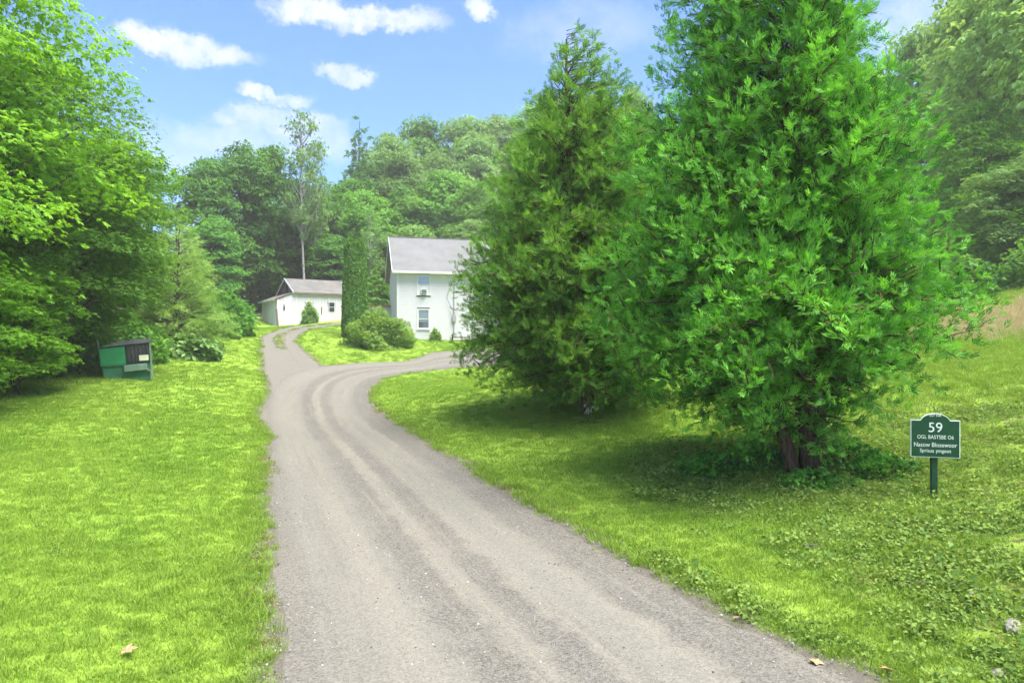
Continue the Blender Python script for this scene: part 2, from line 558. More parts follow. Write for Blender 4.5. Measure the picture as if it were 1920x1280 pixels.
def gravel_mat(name, track=False):
    m, t = new_mat(name)
    uv = t.n('ShaderNodeUVMap')
    tc = t.n('ShaderNodeTexCoord')
    sx = t.n('ShaderNodeSeparateXYZ', {0: uv.outputs[0]})
    pos = tc.outputs['Object']
    # long lazy wander of the wheel marks
    st = t.n('ShaderNodeMapping', {'Vector': uv.outputs[0], 'Scale': (3.0, 0.10, 1)})
    wob = t.noise(st.outputs[0], 1.0, 3.0, 0.5)
    st2 = t.n('ShaderNodeMapping', {'Vector': uv.outputs[0], 'Scale': (9.0, 0.16, 1)})
    wob2 = t.noise(st2.outputs[0], 1.0, 4.0, 0.6)
    u = t.math('ADD', sx.outputs[0], t.math('MULTIPLY', t.math('SUBTRACT', wob.outputs[0], 0.5), 0.022))
    rag = t.noise(pos, 2.2, 6.0, 0.7)
    u = t.math('ADD', u, t.math('MULTIPLY', t.math('SUBTRACT', rag.outputs[0], 0.5), 0.13))
    st3 = t.n('ShaderNodeMapping', {'Vector': uv.outputs[0], 'Scale': (30.0, 0.22, 1)})
    wob3 = t.noise(st3.outputs[0], 1.0, 4.0, 0.6)
    fine_grey, fine_tan = (0.180, 0.174, 0.146), (0.205, 0.190, 0.156)
    loose, brown = (0.146, 0.138, 0.120), (0.150, 0.140, 0.121)
    if not track:
        c = t.ramp(u, [(0.0, (0.168, 0.156, 0.132)), (0.06, (0.160, 0.149, 0.127)), (0.11, fine_grey), (0.27, fine_tan), (0.33, fine_grey), (0.37, loose), (0.44, (0.146, 0.136, 0.117)),
                       (0.475, fine_tan), (0.51, fine_tan), (0.54, brown), (0.60, brown), (0.635, fine_tan), (0.72, fine_grey), (0.78, fine_tan), (0.83, (0.150, 0.140, 0.120)),
                       (0.89, loose), (0.94, (0.138, 0.127, 0.107)), (1.0, (0.135, 0.123, 0.102))])
        streak = t.maprange(wob2.outputs[0], 0.35, 0.7)
        c = t.mix(t.math('MULTIPLY', streak, 0.55), c, (0.158, 0.147, 0.124))
        c = t.mix(t.maprange(wob3.outputs[0], 0.5, 0.72, 0.0, 0.5), c, loose)
        c = t.mix(t.maprange(wob3.outputs[0], 0.46, 0.28, 0.0, 0.5), c, fine_tan)
    else:
        c = t.mix(wob.outputs[0], (0.158, 0.147, 0.125), (0.186, 0.174, 0.147))
    big = t.noise(pos, 0.8, 7.0, 0.68)
    c = t.mix(t.maprange(big.outputs[0], 0.35, 0.7, 0.0, 0.35), c, (0.192, 0.176, 0.150))
    # crushed stone grains
    vo = t.n('ShaderNodeTexVoronoi', {'Vector': pos, 'Scale': 62.0, 'Randomness': 1.0})
    vo2 = t.n('ShaderNodeTexVoronoi', {'Vector': pos, 'Scale': 150.0, 'Randomness': 1.0})
    g1 = t.n('ShaderNodeSeparateColor', {0: vo.outputs['Color']}).outputs[0]
    g2 = t.n('ShaderNodeSeparateColor', {0: vo2.outputs['Color']}).outputs[1]
    lum = t.n('ShaderNodeRGBToBW', {0: c}).outputs[0]
    amt = t.maprange(lum, 0.18, 0.11, 0.35, 0.9)
    gr = t.math('ADD', t.math('MULTIPLY', g1, 0.55), t.math('MULTIPLY', g2, 0.45))
    gr = t.maprange(gr, 0.1, 0.9, 0.25, 1.75, smooth=False)
    gcol = t.n('ShaderNodeCombineColor', {0: gr, 1: gr, 2: gr}).outputs[0]
    c2 = t.mix(1.0, c, gcol, 'MULTIPLY')
    c = t.mix(amt, c, c2)
    h = t.math('ADD', t.math('MULTIPLY', vo.outputs['Distance'], -0.6), t.math('MULTIPLY', vo2.outputs['Distance'], -0.4))
    fn = t.noise(pos, 14.0, 5.0, 0.65)
    h = t.math('ADD', h, fn.outputs[0])
    bp = t.n('ShaderNodeBump', {'Height': h, 'Strength': t.math('MULTIPLY', amt, 0.9), 'Distance': 0.02})
    finish(t, t.n('ShaderNodeBsdfPrincipled', {'Base Color': c, 'Roughness': 0.92, 'Specular IOR Level': 0.15, 'Normal': bp.outputs[0]}).outputs[0])
    return m


M['gravel'] = gravel_mat('gravel_drive')
M['gravel_track'] = gravel_mat('gravel_track', True)

V, Q, UV = ribbon(DLW, DRW, 34, 0.03, 0.965, lift=0.022, seed=3)
drive = link('driveway', mesh_np('driveway', V, Q, [M['gravel']], uv=UV, smooth=True))
tag(drive, kind='structure')
mask_pts = [V[:, :2]]
trk = []
off = 0
for u0, u1, sd, lf, a_, b_ in ((0.0, 0.36, 11, 0.014, 0, 999), (0.63, 1.0, 17, 0.014, 0, 999), (0.0, 1.0, 23, 0.010, 0, 42)):
    v_, q_, uv_ = ribbon(tl[a_:b_], tr[a_:b_], 13, u0, u1, lift=lf, seed=sd, ragged=0.8)
    trk.append((v_, q_ + off, uv_))
    off += len(v_)
    mask_pts.append(v_[:, :2])
track = link('farm_track', mesh_np('farm_track', np.vstack([k[0] for k in trk]), np.vstack([k[1] for k in trk]), [M['gravel_track']], uv=np.vstack([k[2] for k in trk]), smooth=True))
tag(track, kind='structure')

# raster of the bare gravel, for thinning the grass towards it
MRES = 0.12
MX0, MY0, MNX, MNY = -32.0, -16.0, 420, 700
gmask = np.zeros((MNY, MNX), np.float32)
for pts in mask_pts:
    i = ((pts[:, 0] - MX0) / MRES).astype(int)
    j = ((pts[:, 1] - MY0) / MRES).astype(int)
    ok = (i >= 1) & (i < MNX - 1) & (j >= 1) & (j < MNY - 1)
    for di in (-1, 0, 1):
        gmask[j[ok], i[ok] + di] = 1


def blur(a, k):
    for _ in range(k):
        a = (a + np.roll(a, 1, 0) + np.roll(a, -1, 0)) / 3
        a = (a + np.roll(a, 1, 1) + np.roll(a, -1, 1)) / 3
    return a


gmask = np.maximum(gmask, (blur(gmask, 1) > 0.45))
gsoft = blur(gmask, 5)
gwide = blur(gmask, 40)


def look(m, x, y):
    i = np.clip(((x - MX0) / MRES).astype(int), 0, MNX - 1)
    j = np.clip(((y - MY0) / MRES).astype(int), 0, MNY - 1)
    return m[j, i]


def sstep(v, a, b):
    t = np.clip((v - a) / (b - a), 0, 1)
    return t * t * (3 - 2 * t)


def noise2(x, y, f, seed=0):
    """cheap smooth value noise in 2D, about 0..1"""
    r = np.random.default_rng(seed)
    tab = r.uniform(0, 1, (256, 256))
    def one(x, y):
        i, j = np.floor(x).astype(int), np.floor(y).astype(int)
        u, v = x - i, y - j
        u, v = u * u * (3 - 2 * u), v * v * (3 - 2 * v)
        T = lambda a, b: tab[b % 256, a % 256]
        return (T(i, j) * (1 - u) + T(i + 1, j) * u) * (1 - v) + (T(i, j + 1) * (1 - u) + T(i + 1, j + 1) * u) * v
    return 0.6 * one(x * f, y * f) + 0.4 * one(x * f * 2.3 + 9, y * f * 2.3 + 4)


# tree-line polyline on the left: forest lies beyond it
FL_Y = np.array([-40, 0, 10, 18, 24, 28, 32, 38, 46, 60, 66, 330])
FL_X = np.array([-30, -16, -14.5, -16.5, -17.8, -17.5, -17.4, -18.3, -21.0, -24.8, -26, -26])


def forest_mask(x, y):
    left = np.interp(y, FL_Y, FL_X) - x
    back = y - np.interp(x, [-60, -27, -16, -8, 4, 14, 22, 32, 50, 90], [60, 66, 68.5, 66, 64, 60, 48, 36, 27, 22])
    d = np.maximum(left, back)
    return sstep(d, -0.6, 1.2)


def dry_mask(x, y):
    # dry tan grass on the crest of the bank at the right
    n = noise2(x, y, 0.25, 4)
    d = (y - 24.3) / 2.6
    return sstep(x, 13.5, 17.0) * np.exp(-d * d) * sstep(n, 0.15, 0.45) * sstep(40 - x, 0, 8)


def weed_mask(x, y):
    # rough leafy ground: right-hand bank and ring round the cedar
    n = noise2(x, y, 0.5, 9)
    b = sstep(x - (2.2 + 0.17 * np.maximum(0, y - 3)), 0.0, 1.6) * sstep(15.5 - y, -1.5, 2.5)
    return np.clip(b * (0.55 + 0.9 * n), 0, 1)


def ground_mat():
    m, t = new_mat('ground')
    tc = t.n('ShaderNodeTexCoord')
    pos = tc.outputs['Object']
    A = lambda k: t.n('ShaderNodeAttribute', attribute_name=k).outputs['Fac']
    n1 = t.noise(pos, 0.5, 5.0, 0.6)
    n2 = t.noise(pos, 5.0, 5.0, 0.7)
    n3 = t.noise(pos, 38.0, 4.0, 0.7)
    c = t.mix(t.maprange(n1.outputs[0], 0.3, 0.7), (0.215, 0.35, 0.04), (0.29, 0.42, 0.06))
    c = t.mix(t.maprange(n2.outputs[0], 0.35, 0.75, 0.0, 0.7), c, (0.27, 0.39, 0.055))
    c = t.mix(t.maprange(n3.outputs[0], 0.4, 0.75, 0.0, 0.6), c, (0.165, 0.28, 0.034))
    soil = t.mix(n3.outputs[0], (0.075, 0.06, 0.036), (0.17, 0.135, 0.08))
    w = t.math('MULTIPLY', A('weedy'), t.maprange(n2.outputs[0], 0.42, 0.62))
    c = t.mix(t.math('MULTIPLY', w, 0.9), c, soil)
    nearby = t.math('MULTIPLY', t.maprange(A('bare'), 0.25, 0.6), t.maprange(n2.outputs[0], 0.25, 0.55, 0.5, 1.0))
    grit = t.mix(n3.outputs[0], (0.11, 0.098, 0.08), (0.19, 0.17, 0.145))
    c = t.mix(nearby, c, grit)
    c = t.mix(A('dry'), c, (0.42, 0.385, 0.20))
    floor = t.mix(n2.outputs[0], (0.045, 0.05, 0.022), (0.085, 0.085, 0.04))
    c = t.mix(A('forest'), c, floor)
    bp = t.n('ShaderNodeBump', {'Height': t.math('ADD', n3.outputs[0], n2.outputs[0]), 'Strength': 0.7, 'Distance': 0.05})
    finish(t, t.n('ShaderNodeBsdfPrincipled', {'Base Color': c, 'Roughness': 0.95, 'Specular IOR Level': 0.08, 'Normal': bp.outputs[0]}).outputs[0])
    return m


gxr, gyr = _gx.ravel(), _gy.ravel()
inmask = (gxr > MX0) & (gxr < MX0 + MNX * MRES - 1) & (gyr > MY0) & (gyr < MY0 + MNY * MRES - 1)
_nx = len(GX)
_i, _j = np.meshgrid(np.arange(len(GY) - 1), np.arange(_nx - 1), indexing='ij')
_b = _i * _nx + _j
gq = np.stack([_b, _b + 1, _b + _nx + 1, _b + _nx], -1).reshape(-1, 4)
ground = link('ground', mesh_np('ground', np.stack([gxr, gyr, GZ.ravel()], 1), gq, [ground_mat()], smooth=True, vert_attr={
    'bare': np.where(inmask, look(gsoft, gxr, gyr), 0), 'forest': forest_mask(gxr, gyr), 'dry': dry_mask(gxr, gyr), 'weedy': weed_mask(gxr, gyr)}))
tag(ground, kind='structure')


def on_ground(px, py):
    x, y = hit(px, py)
    return Vector((x, y, float(gz(x, y))))


def gpt(x, y, dz=0.0):
    return Vector((x, y, float(gz(x, y)) + dz))


# ------------------------------------------------------------------ foliage helpers
def leaf_template(kind, r):
    """list of quads in local axes: x along, y across, z normal; unit size"""
    q = []
    def leaf(b, d, L, W, fold=0.12, droop=0.0):
        d = np.array(d, float)
        d /= np.linalg.norm(d)
        s = np.cross([0, 0, 1.0], d)
        s /= np.linalg.norm(s) + 1e-9
        u = np.cross(d, s)
        b = np.array(b, float)
        q.append([b, b + d * L * 0.45 + s * W / 2 + u * fold * W, b + d * L - np.array([0, 0, droop * L]), b + d * L * 0.45 - s * W / 2 + u * fold * W])
    if kind == 'single':
        leaf((-0.5, 0, 0), (1, 0, 0), 1.0, 0.7)
    elif kind == 'cluster':
        for k in range(5):
            a = r.uniform(-1.5, 1.5)
            leaf((r.uniform(-0.35, 0.15), r.uniform(-0.3, 0.3), r.uniform(-0.12, 0.12)), (math.cos(a), math.sin(a), r.uniform(-0.45, 0.15)), r.uniform(0.4, 0.62), r.uniform(0.3, 0.44), 0.12, 0.15)
    elif kind == 'cedar':
        # flat feathery frond
        leaf((0.5, 0, 0.0), (1, 0, -0.1), 0.5, 0.13)
        for k in range(5):
            x = 0.05 + 0.13 * k + r.uniform(-0.03, 0.03)
            for sgn in (-1, 1):
                L = (0.5 - 0.06 * k) * r.uniform(0.75, 1.2)
                leaf((x, 0, 0), (0.8, sgn * r.uniform(0.5, 0.8), r.uniform(-0.3, 0.16)), L, 0.115, 0.1, 0.1)
    elif kind == 'cedar_fine':
        leaf((0.4, 0, 0), (1, 0, 0.05), 0.6, 0.115)
        for k in range(3):
            x = 0.02 + 0.19 * k
            for sgn in (-1, 1):
                leaf((x, 0, 0), (0.9, sgn * r.uniform(0.35, 0.75), r.uniform(-0.3, 0.3)), (0.60 - 0.08 * k) * r.uniform(0.7, 1.25), 0.10, 0.1, 0.0)
    elif kind == 'cedar_light':
        leaf((0.35, 0, 0), (1, 0, -0.15), 0.65, 0.2)
        for k in range(3):
            x = 0.05 + 0.2 * k
            for sgn in (-1, 1):
                leaf((x, 0, 0), (0.8, sgn * r.uniform(0.4, 0.8), r.uniform(-0.25, 0.2)), 0.5 * r.uniform(0.75, 1.2), 0.17, 0.1, 0.1)
    elif kind == 'needles':
        # a soft brush of needles round a shoot
        for k in range(11):
            a = r.uniform(0, 2 * math.pi)
            x = r.uniform(0, 0.6)
            leaf((x, 0, 0), (0.85, 0.6 * math.cos(a), 0.6 * math.sin(a)), r.uniform(0.45, 0.6), 0.055, 0, 0.05)
    elif kind == 'broad':
        leaf((-0.45, 0, 0), (1, 0, -0.12), 1.0, 0.78, 0.1, 0.15)
    return np.array(q, float)


def scatter(temps, C, Fd, Up, scale, tint, r):
    """stamp leaf templates: centres C, forward Fd, approximate normal Up"""
    Fd = Fd / (np.linalg.norm(Fd, axis=1, keepdims=True) + 1e-9)
    S = np.cross(Up, Fd)
    S /= np.linalg.norm(S, axis=1, keepdims=True) + 1e-9
    U = np.cross(Fd, S)
    pick = r.integers(0, len(temps), len(C))
    Vs, Ts = [], []
    for k, T in enumerate(temps):
        m = pick == k
        if not m.any():
            continue
        L = T.reshape(-1, 3)
        V = C[m][:, None] + scale[m][:, None, None] * (L[None, :, 0:1] * Fd[m][:, None] + L[None, :, 1:2] * S[m][:, None] + L[None, :, 2:3] * U[m][:, None])
        Vs.append(V.reshape(-1, 3))
        tt = np.repeat(tint[m], len(T)) + r.normal(0, 0.10, m.sum() * len(T))
        Ts.append(np.clip(tt, 0, 1))
    return np.vstack(Vs), np.concatenate(Ts)


def leaf_mesh(name, mat, VT):
    V = np.vstack([a for a, _ in VT])
    T = np.concatenate([b for _, b in VT])
    return mesh_np(name, V, np.arange(len(V), dtype=np.int32).reshape(-1, 4), [mat], tint=T)


def rand_dirs(r, n):
    d = r.normal(size=(n, 3))
    return d / np.linalg.norm(d, axis=1, keepdims=True)


def broadleaf(name, r, H, rad, base, n_clump, per, leaf, mat, bark, flat=0.5, kind='cluster', trunk_r=None, clump=0.30, sway=0.0, open_=0.0, top=1.0, squash=None, limbs=26, shape=None):
    """returns (trunk mesh, crown mesh) at the origin. crown between base and H, radius rad"""
    temps = [leaf_template(kind, r) for _ in range(5)]
    hc = (base + H) / 2
    hz = (H - base) / 2
    cents, sizes = [], []
    for i in range(n_clump):
        d = rand_dirs(r, 1)[0]
        rr = r.uniform(0.35, 0.86) ** 0.6
        z = d[2] * rr
        w = 1.0 - 0.28 * max(0, z) ** 1.5 - 0.18 * max(0, -z) ** 2
        if shape is not None:
            w = shape(z)
        h = math.hypot(d[0], d[1]) + 1e-6
        k = math.sqrt(max(0, rr * rr - z * z)) / h
        c = np.array([d[0] * k * rad * w, d[1] * k * rad * w, hc + z * hz])
        cents.append(c)
        sizes.append(rad * clump * r.uniform(0.65, 1.35))
    cents = np.array(cents)
    sizes = np.array(sizes)
    VT = []
    for c, s in zip(cents, sizes):
        n = max(6, int(per * (s / (rad * clump)) ** 2))
        d = rand_dirs(r, n)
        q = r.uniform(0.25, 1.0, n) ** 0.5
        lobe = 1 + 0.35 * np.sin(d[:, 0] * 5 + c[0]) * np.cos(d[:, 1] * 5 + c[1])
        out = np.array([c[0], c[1], 0.0])
        out /= np.linalg.norm(out) + 1e-6
        p = d * (q * lobe)[:, None] * s
        p[:, 2] *= flat
        p[:, 2] -= 0.30 * (p @ out) * (1 if flat < 0.5 else 0.4)
        pos = c + p
        up = np.array([0, 0, 1.0]) + 0.55 * d + 0.25 * out + r.normal(0, 0.25, (n, 3))
        fwd = d * np.array([1, 1, 0.2]) + 0.5 * out + np.array([0, 0, -0.35]) + r.normal(0, 0.35, (n, 3))
        tb = r.uniform(0.25, 0.75)
        tint = np.clip(r.normal(tb, 0.14, n), 0, 1)
        VT.append(scatter(temps, pos, fwd, up, leaf * r.uniform(0.7, 1.3, n), tint, r))
    crown = leaf_mesh(name + '_crown', mat, VT)
    tb = Tubes()
    tr_ = trunk_r or H * 0.016
    nseg = 14
    zz = np.linspace(-0.3, H * 0.86, nseg)
    wob = np.cumsum(r.normal(0, H * 0.006, (nseg, 2)), axis=0)
    wob -= wob[0]
    TP = np.c_[wob, zz]
    tb.add(TP, tr_ * np.linspace(1, 0.18, nseg) ** 0.9 * np.r_[1.35, 1.1, np.ones(nseg - 2)], 10)
    order = np.argsort(-sizes)[:limbs]
    for i in order:
        c = cents[i]
        zs = max(base * 0.7, c[2] - 0.75 * math.hypot(c[0], c[1]) - 0.4)
        zs = min(zs, H * 0.8)
        st = np.array([np.interp(zs, zz, TP[:, 0]), np.interp(zs, zz, TP[:, 1]), zs])
        t_ = np.linspace(0, 1, 7)[:, None]
        mid = (st + c) / 2 + np.array([0, 0, -0.08 * np.linalg.norm(c - st)]) + r.normal(0, 0.15, 3)
        pts = (1 - t_) ** 2 * st + 2 * t_ * (1 - t_) * mid + t_ ** 2 * c
        r0 = tr_ * 0.38 * (1 - 0.6 * zs / H)
        tb.add(pts, np.linspace(r0, r0 * 0.2, 7), 5)
    return tb.mesh(name + '_trunk', bark), crown


def conifer(name, r, H, prof, nb, h0, mat, bark, spray=0.2, kind='cedar', rise=0.55, droop=0.42, inner=0.35, twig_step=0.16, spray_step=0.10, stems=None, bump=0.16, trunk_r=0.2, twig_k=0.34, upright=0.5, low_droop=0.35, tmul=1.0, keep=None, plume=0.0, dens_pow=1.15, fill=1.0, off=(0, 0), jit=0.42, wild=0.0, tvar=0.1, spread=(0.80, 1.06), trim=0.0, tipb=1.0):
    """cone of branches with feathery sprays; prof(h) gives the radius at height h"""
    temps = [leaf_template(kind, r) for _ in range(5)]
    tb = Tubes()
    zz = np.linspace(-0.3, H * 0.97, 16)
    if stems is None:
        wob = np.cumsum(r.normal(0, 0.025, (16, 2)), axis=0)
        stems = [(np.c_[wob - wob[0], zz], trunk_r)]
    for TP, tr_ in stems:
        n = len(TP)
        tb.add(TP, tr_ * np.r_[1.4, 1.12, np.linspace(1, 0.12, n - 2)], 10)
    # heights with density following the radius
    hs = np.linspace(h0, H * 0.985, 400)
    wgt = np.array([max(prof(h), 0.3) ** dens_pow for h in hs])
    cdf = np.cumsum(wgt) / wgt.sum()
    C, Fd, Up, Sc, Ti = [], [], [], [], []
    ph = r.uniform(0, 6.28, 6)
    for i in range(nb):
        h = float(np.interp((i + r.uniform(0, 1)) / nb, cdf, hs))
        az = i * 2.39996 + r.uniform(-0.5, 0.5)
        Rr = prof(h) * (1 + bump * (0.6 * math.sin(3 * az + ph[0] + 0.9 * h) + 0.5 * math.sin(5 * az + ph[1] - 1.7 * h) + 0.4 * math.sin(2.3 * h + ph[2]))) * r.uniform(*spread) * (1 - trim * max(0.0, math.cos(az)))
        if keep is not None and not keep(h, az, Rr):
            continue
        lowf = max(0.0, 1 - h / (0.35 * H))
        a = rise * (1 - 0.8 * lowf) + r.uniform(-0.1, 0.1)
        b = droop * (1 - 0.2 * lowf) + low_droop * lowf * 0.4 + r.uniform(-0.08, 0.08)
        zb = max(0.3, h - Rr * (a - b) * 0.75)
        TP, tr_ = stems[int(r.integers(0, len(stems)))] if zb > 1.0 else stems[0]
        st = np.array([np.interp(zb, TP[:, 2], TP[:, 0]), np.interp(zb, TP[:, 2], TP[:, 1]), zb])
        dirh = np.array([math.cos(az), math.sin(az), 0])
        side = np.array([-math.sin(az), math.cos(az), 0])
        bend = r.uniform(-0.22, 0.22)
        s = np.linspace(0, 1, 9)[:, None]
        tip = dirh * Rr + np.array([off[0] - st[0], off[1] - st[1], 0])
        path = st + tip * s + side * bend * Rr * s ** 2 + np.array([0, 0, 1.0]) * Rr * (a * s - b * s ** 2)
        br = min(tr_ * 0.35, 0.010 + 0.0125 * Rr)
        tb.add(path[:7], np.linspace(br, br * 0.2, 7), 4)
        nt = max(3, int(Rr * (1 - inner) / twig_step * 2))
        btint = r.uniform(0.02, 0.78)
        for k in range(nt):
            sk = inner + (1 - inner) * ((k + r.uniform(0, 1)) / nt) ** tipb
            p0 = np.array([np.interp(sk, s[:, 0], path[:, m]) for m in range(3)])
            sg = 1 if k % 2 else -1
            fwd = (path[-1] - path[4])
            fwd /= np.linalg.norm(fwd) + 1e-9
            ang = r.uniform(0.25, 1.0)
            td = fwd * math.cos(ang) + side * sg * math.sin(ang) + np.array([0, 0, r.uniform(-0.25, 0.45)])
            if wild:
                td = fwd * 0.55 + np.array([0, 0, 0.35 if sk > 0.5 else 0.1]) + r.normal(0, wild, 3)
            td /= np.linalg.norm(td)
            tl_ = max(0.12, twig_k * Rr ** 0.8 * (1.12 - sk) + 0.12) * r.uniform(0.7, 1.2)
            ns = max(2, int(tl_ / spray_step))
            ttw = r.normal(0, tvar)
            if tl_ > 0.25 and k % 4 == 0:
                tb.add(np.array([p0, p0 + td * tl_ * 0.5 + np.array([0, 0, 0.02]), p0 + td * tl_ * 0.9]), [br * 0.3 + 0.002, br * 0.2 + 0.002, 0.002], 3)
            for q in range(ns):
                f = (q + 0.4) / ns
                pos = p0 + td * tl_ * f + np.array([0, 0, -0.12 * tl_ * f * f])
                C.append(pos)
                Fd.append(td + r.normal(0, jit, 3) + np.array([0, 0, plume - 0.1]))
                Up.append(np.array([0, 0, 1.0]) * (1 - upright) + side * sg * upright + r.normal(0, 0.4, 3))
                Sc.append(spray * r.uniform(0.7, 1.25) * (fill if sk < 0.62 else 1.0))
                Ti.append(btint + ttw + r.normal(0, tvar) + 0.18 * f)
    C, Fd, Up, Sc, Ti = map(np.array, (C, Fd, Up, Sc, Ti))
    crown = leaf_mesh(name + '_crown', mat, [scatter(temps, C, Fd, Up, Sc, np.clip(Ti * tmul, 0, 1), r)])
    return tb.mesh(name + '_trunk', bark), crown


def tree(name, meshes, loc, label, cat='tree', group=None, rz=0.0, scale=(1, 1, 1), mat=None):
    e = empty(name, loc, rz)
    e.scale = scale
    tag(e, label, cat, group)
    link('trunk', meshes[0], e)
    c = link('crown', meshes[1], e)
    c['kind'] = 'stuff'
    if mat is not None:
        c.material_slots[0].link = 'OBJECT'
        c.material_slots[0].material = mat
    return e


# ------------------------------------------------------------------ house
M['siding'] = plain('white_siding', (0.60, 0.58, 0.605), 0.5, 0.3, var=0.03, scale=1.2, dirt=((0.50, 0.50, 0.47), 0.3))
M['trim'] = plain('white_trim', (0.66, 0.66, 0.66), 0.45, 0.35, var=0.03)
M['barn_white'] = plain('barn_white_boards', (0.60, 0.575, 0.60), 0.7, 0.2, var=0.05, scale=1.0, dirt=((0.50, 0.49, 0.45), 0.4))


def shingle_mat(name, a, b, rust=None):
    m, t = new_mat(name)
    tc = t.n('ShaderNodeTexCoord')
    n1 = t.noise(tc.outputs['Object'], 0.9, 5.0, 0.6)
    n2 = t.noise(tc.outputs['Object'], 26.0, 3.0, 0.7)
    c = t.mix(t.maprange(n1.outputs[0], 0.3, 0.7), a, b)
    c = t.mix(t.maprange(n2.outputs[0], 0.35, 0.7, 0.0, 0.3), c, tuple(x * 0.6 for x in a))
    if rust:
        n3 = t.noise(tc.outputs['Object'], 0.55, 5.0, 0.65, 0.6)
        c = t.mix(t.maprange(n3.outputs[0], 0.55, 0.66, 0, 0.75), c, rust)
    bp = t.n('ShaderNodeBump', {'Height': n2.outputs[0], 'Strength': 0.4, 'Distance': 0.02})
    finish(t, t.n('ShaderNodeBsdfPrincipled', {'Base Color': c, 'Roughness': 0.9, 'Specular IOR Level': 0.2, 'Normal': bp.outputs[0]}).outputs[0])
    return m


M['shingle'] = shingle_mat('grey_shingle', (0.162, 0.163, 0.160), (0.20, 0.202, 0.20))
M['barn_roof'] = shingle_mat('weathered_barn_roof', (0.135, 0.13, 0.122), (0.19, 0.185, 0.172), (0.21, 0.085, 0.065))
M['glass_dark'] = plain('dark_window_glass', (0.035, 0.042, 0.05), 0.08, 0.6, var=0.2)
M['glass'], _t = new_mat('window_glass')
_gl = _t.n('ShaderNodeBsdfGlossy', {'Color': (0.9, 0.95, 1.0, 1.0), 'Roughness': 0.03})
_tr = _t.n('ShaderNodeBsdfTransparent', {'Color': (0.82, 0.86, 0.86, 1.0)})
finish(_t, _t.n('ShaderNodeMixShader', {0: 0.14, 1: _tr.outputs[0], 2: _gl.outputs[0]}).outputs[0])
M['blind'] = plain('window_blind', (0.42, 0.43, 0.44), 0.6, var=0.08)
M['dark'] = plain('dark_paint_and_shade', (0.02, 0.02, 0.022), 0.6)  # real dark paint, and painted shade inside the house and attic
M['black_metal'] = plain('black_metal', (0.025, 0.025, 0.028), 0.45, 0.4)
M['grey_metal'] = plain('grey_metal', (0.30, 0.31, 0.32), 0.5, 0.4)
M['rust'] = plain('rusty_metal', (0.34, 0.16, 0.085), 0.8, var=0.35, scale=3)
M['weathered'] = plain('weathered_wood', (0.20, 0.16, 0.12), 0.85, var=0.25, scale=4)
M['concrete'] = plain('foundation', (0.30, 0.29, 0.27), 0.9, var=0.15)


def lap_wall(mb, a0, a1, z0, z1, holes, course, put, top=None):
    """lapped boards; put(a, out, z) maps along / outward / up to a point; top(z) limits the run (gables)"""
    z = z0
    while z < z1 - 1e-4:
        ze = min(z + course, z1)
        lo, hi = a0, a1
        if top is not None:
            lo, hi = top((z + ze) / 2)
        segs = [(lo, hi)]
        for h0, h1, hz0, hz1 in holes:
            if hz1 <= z + 0.01 or hz0 >= ze - 0.01:
                continue
            ns = []
            for s0, s1 in segs:
                if h0 > s0 and h1 < s1:
                    ns += [(s0, h0), (h1, s1)]
                elif h1 <= s0 or h0 >= s1:
                    ns.append((s0, s1))
                elif h0 <= s0 < h1:
                    ns.append((h1, s1))
                else:
                    ns.append((s0, h0))
            segs = ns
        for s0, s1 in segs:
            if s1 - s0 < 0.02:
                continue
            mb.face([put(s0, 0.016, z), put(s1, 0.016, z), put(s1, 0.003, ze), put(s0, 0.003, ze)])
            mb.face([put(s0, 0.0, z), put(s1, 0.0, z), put(s1, 0.016, z), put(s0, 0.016, z)])
        z = ze


def window(parent, x0, x1, z0, z1, ac=False, blind=0.5):
    """double-hung window in the front wall (facing -y)"""
    w = MB()
    t = 0.085
    for b in ((x0 - t, x0, z0 - t, z1 + t), (x1, x1 + t, z0 - t, z1 + t), (x0, x1, z1, z1 + t), (x0, x1, z0 - t, z0)):
        w.box(b[0], b[1], -0.05, 0.05, b[2], b[3])
    win = w.build('window', M['trim'], parent)
    MB().box(x0 - t - 0.03, x1 + t + 0.03, -0.10, -0.052, z0 - t - 0.02, z0 - t + 0.035).build('sill', M['trim'], win)
    zm = (z0 + z1) / 2
    for k, (a, b, yy) in enumerate(((zm, z1, 0.012), (z0, zm, 0.034))):
        if ac and k == 1:
            MB().box(x0 + 0.001, x1 - 0.001, yy - 0.01, yy + 0.02, a, b - 0.001).build('filler_panel', M['trim'], win)
            continue
        s = MB()
        f = 0.04
        s.box(x0, x0 + f, yy - 0.02, yy + 0.012, a, b).box(x1 - f, x1, yy - 0.02, yy + 0.012, a, b)
        s.box(x0 + f, x1 - f, yy - 0.02, yy + 0.012, b - f, b).box(x0 + f, x1 - f, yy - 0.02, yy + 0.012, a, a + f)
        s.build('sash', M['trim'], win)
        MB().box(x0 + f, x1 - f, yy - 0.004, yy + 0.004, a + f, b - f).build('pane', M['glass'], win)
    # slatted blind drawn part way, hanging behind the glass in front of the dark room box
    zb = z1 - 0.05
    bl = MB()
    while zb > z1 - (z1 - z0) * blind:
        bl.box(x0 + 0.02, x1 - 0.02, 0.062, 0.068, zb - 0.085, zb)
        zb -= 0.11
    bl.build('blind', M['blind'], win)
    return win


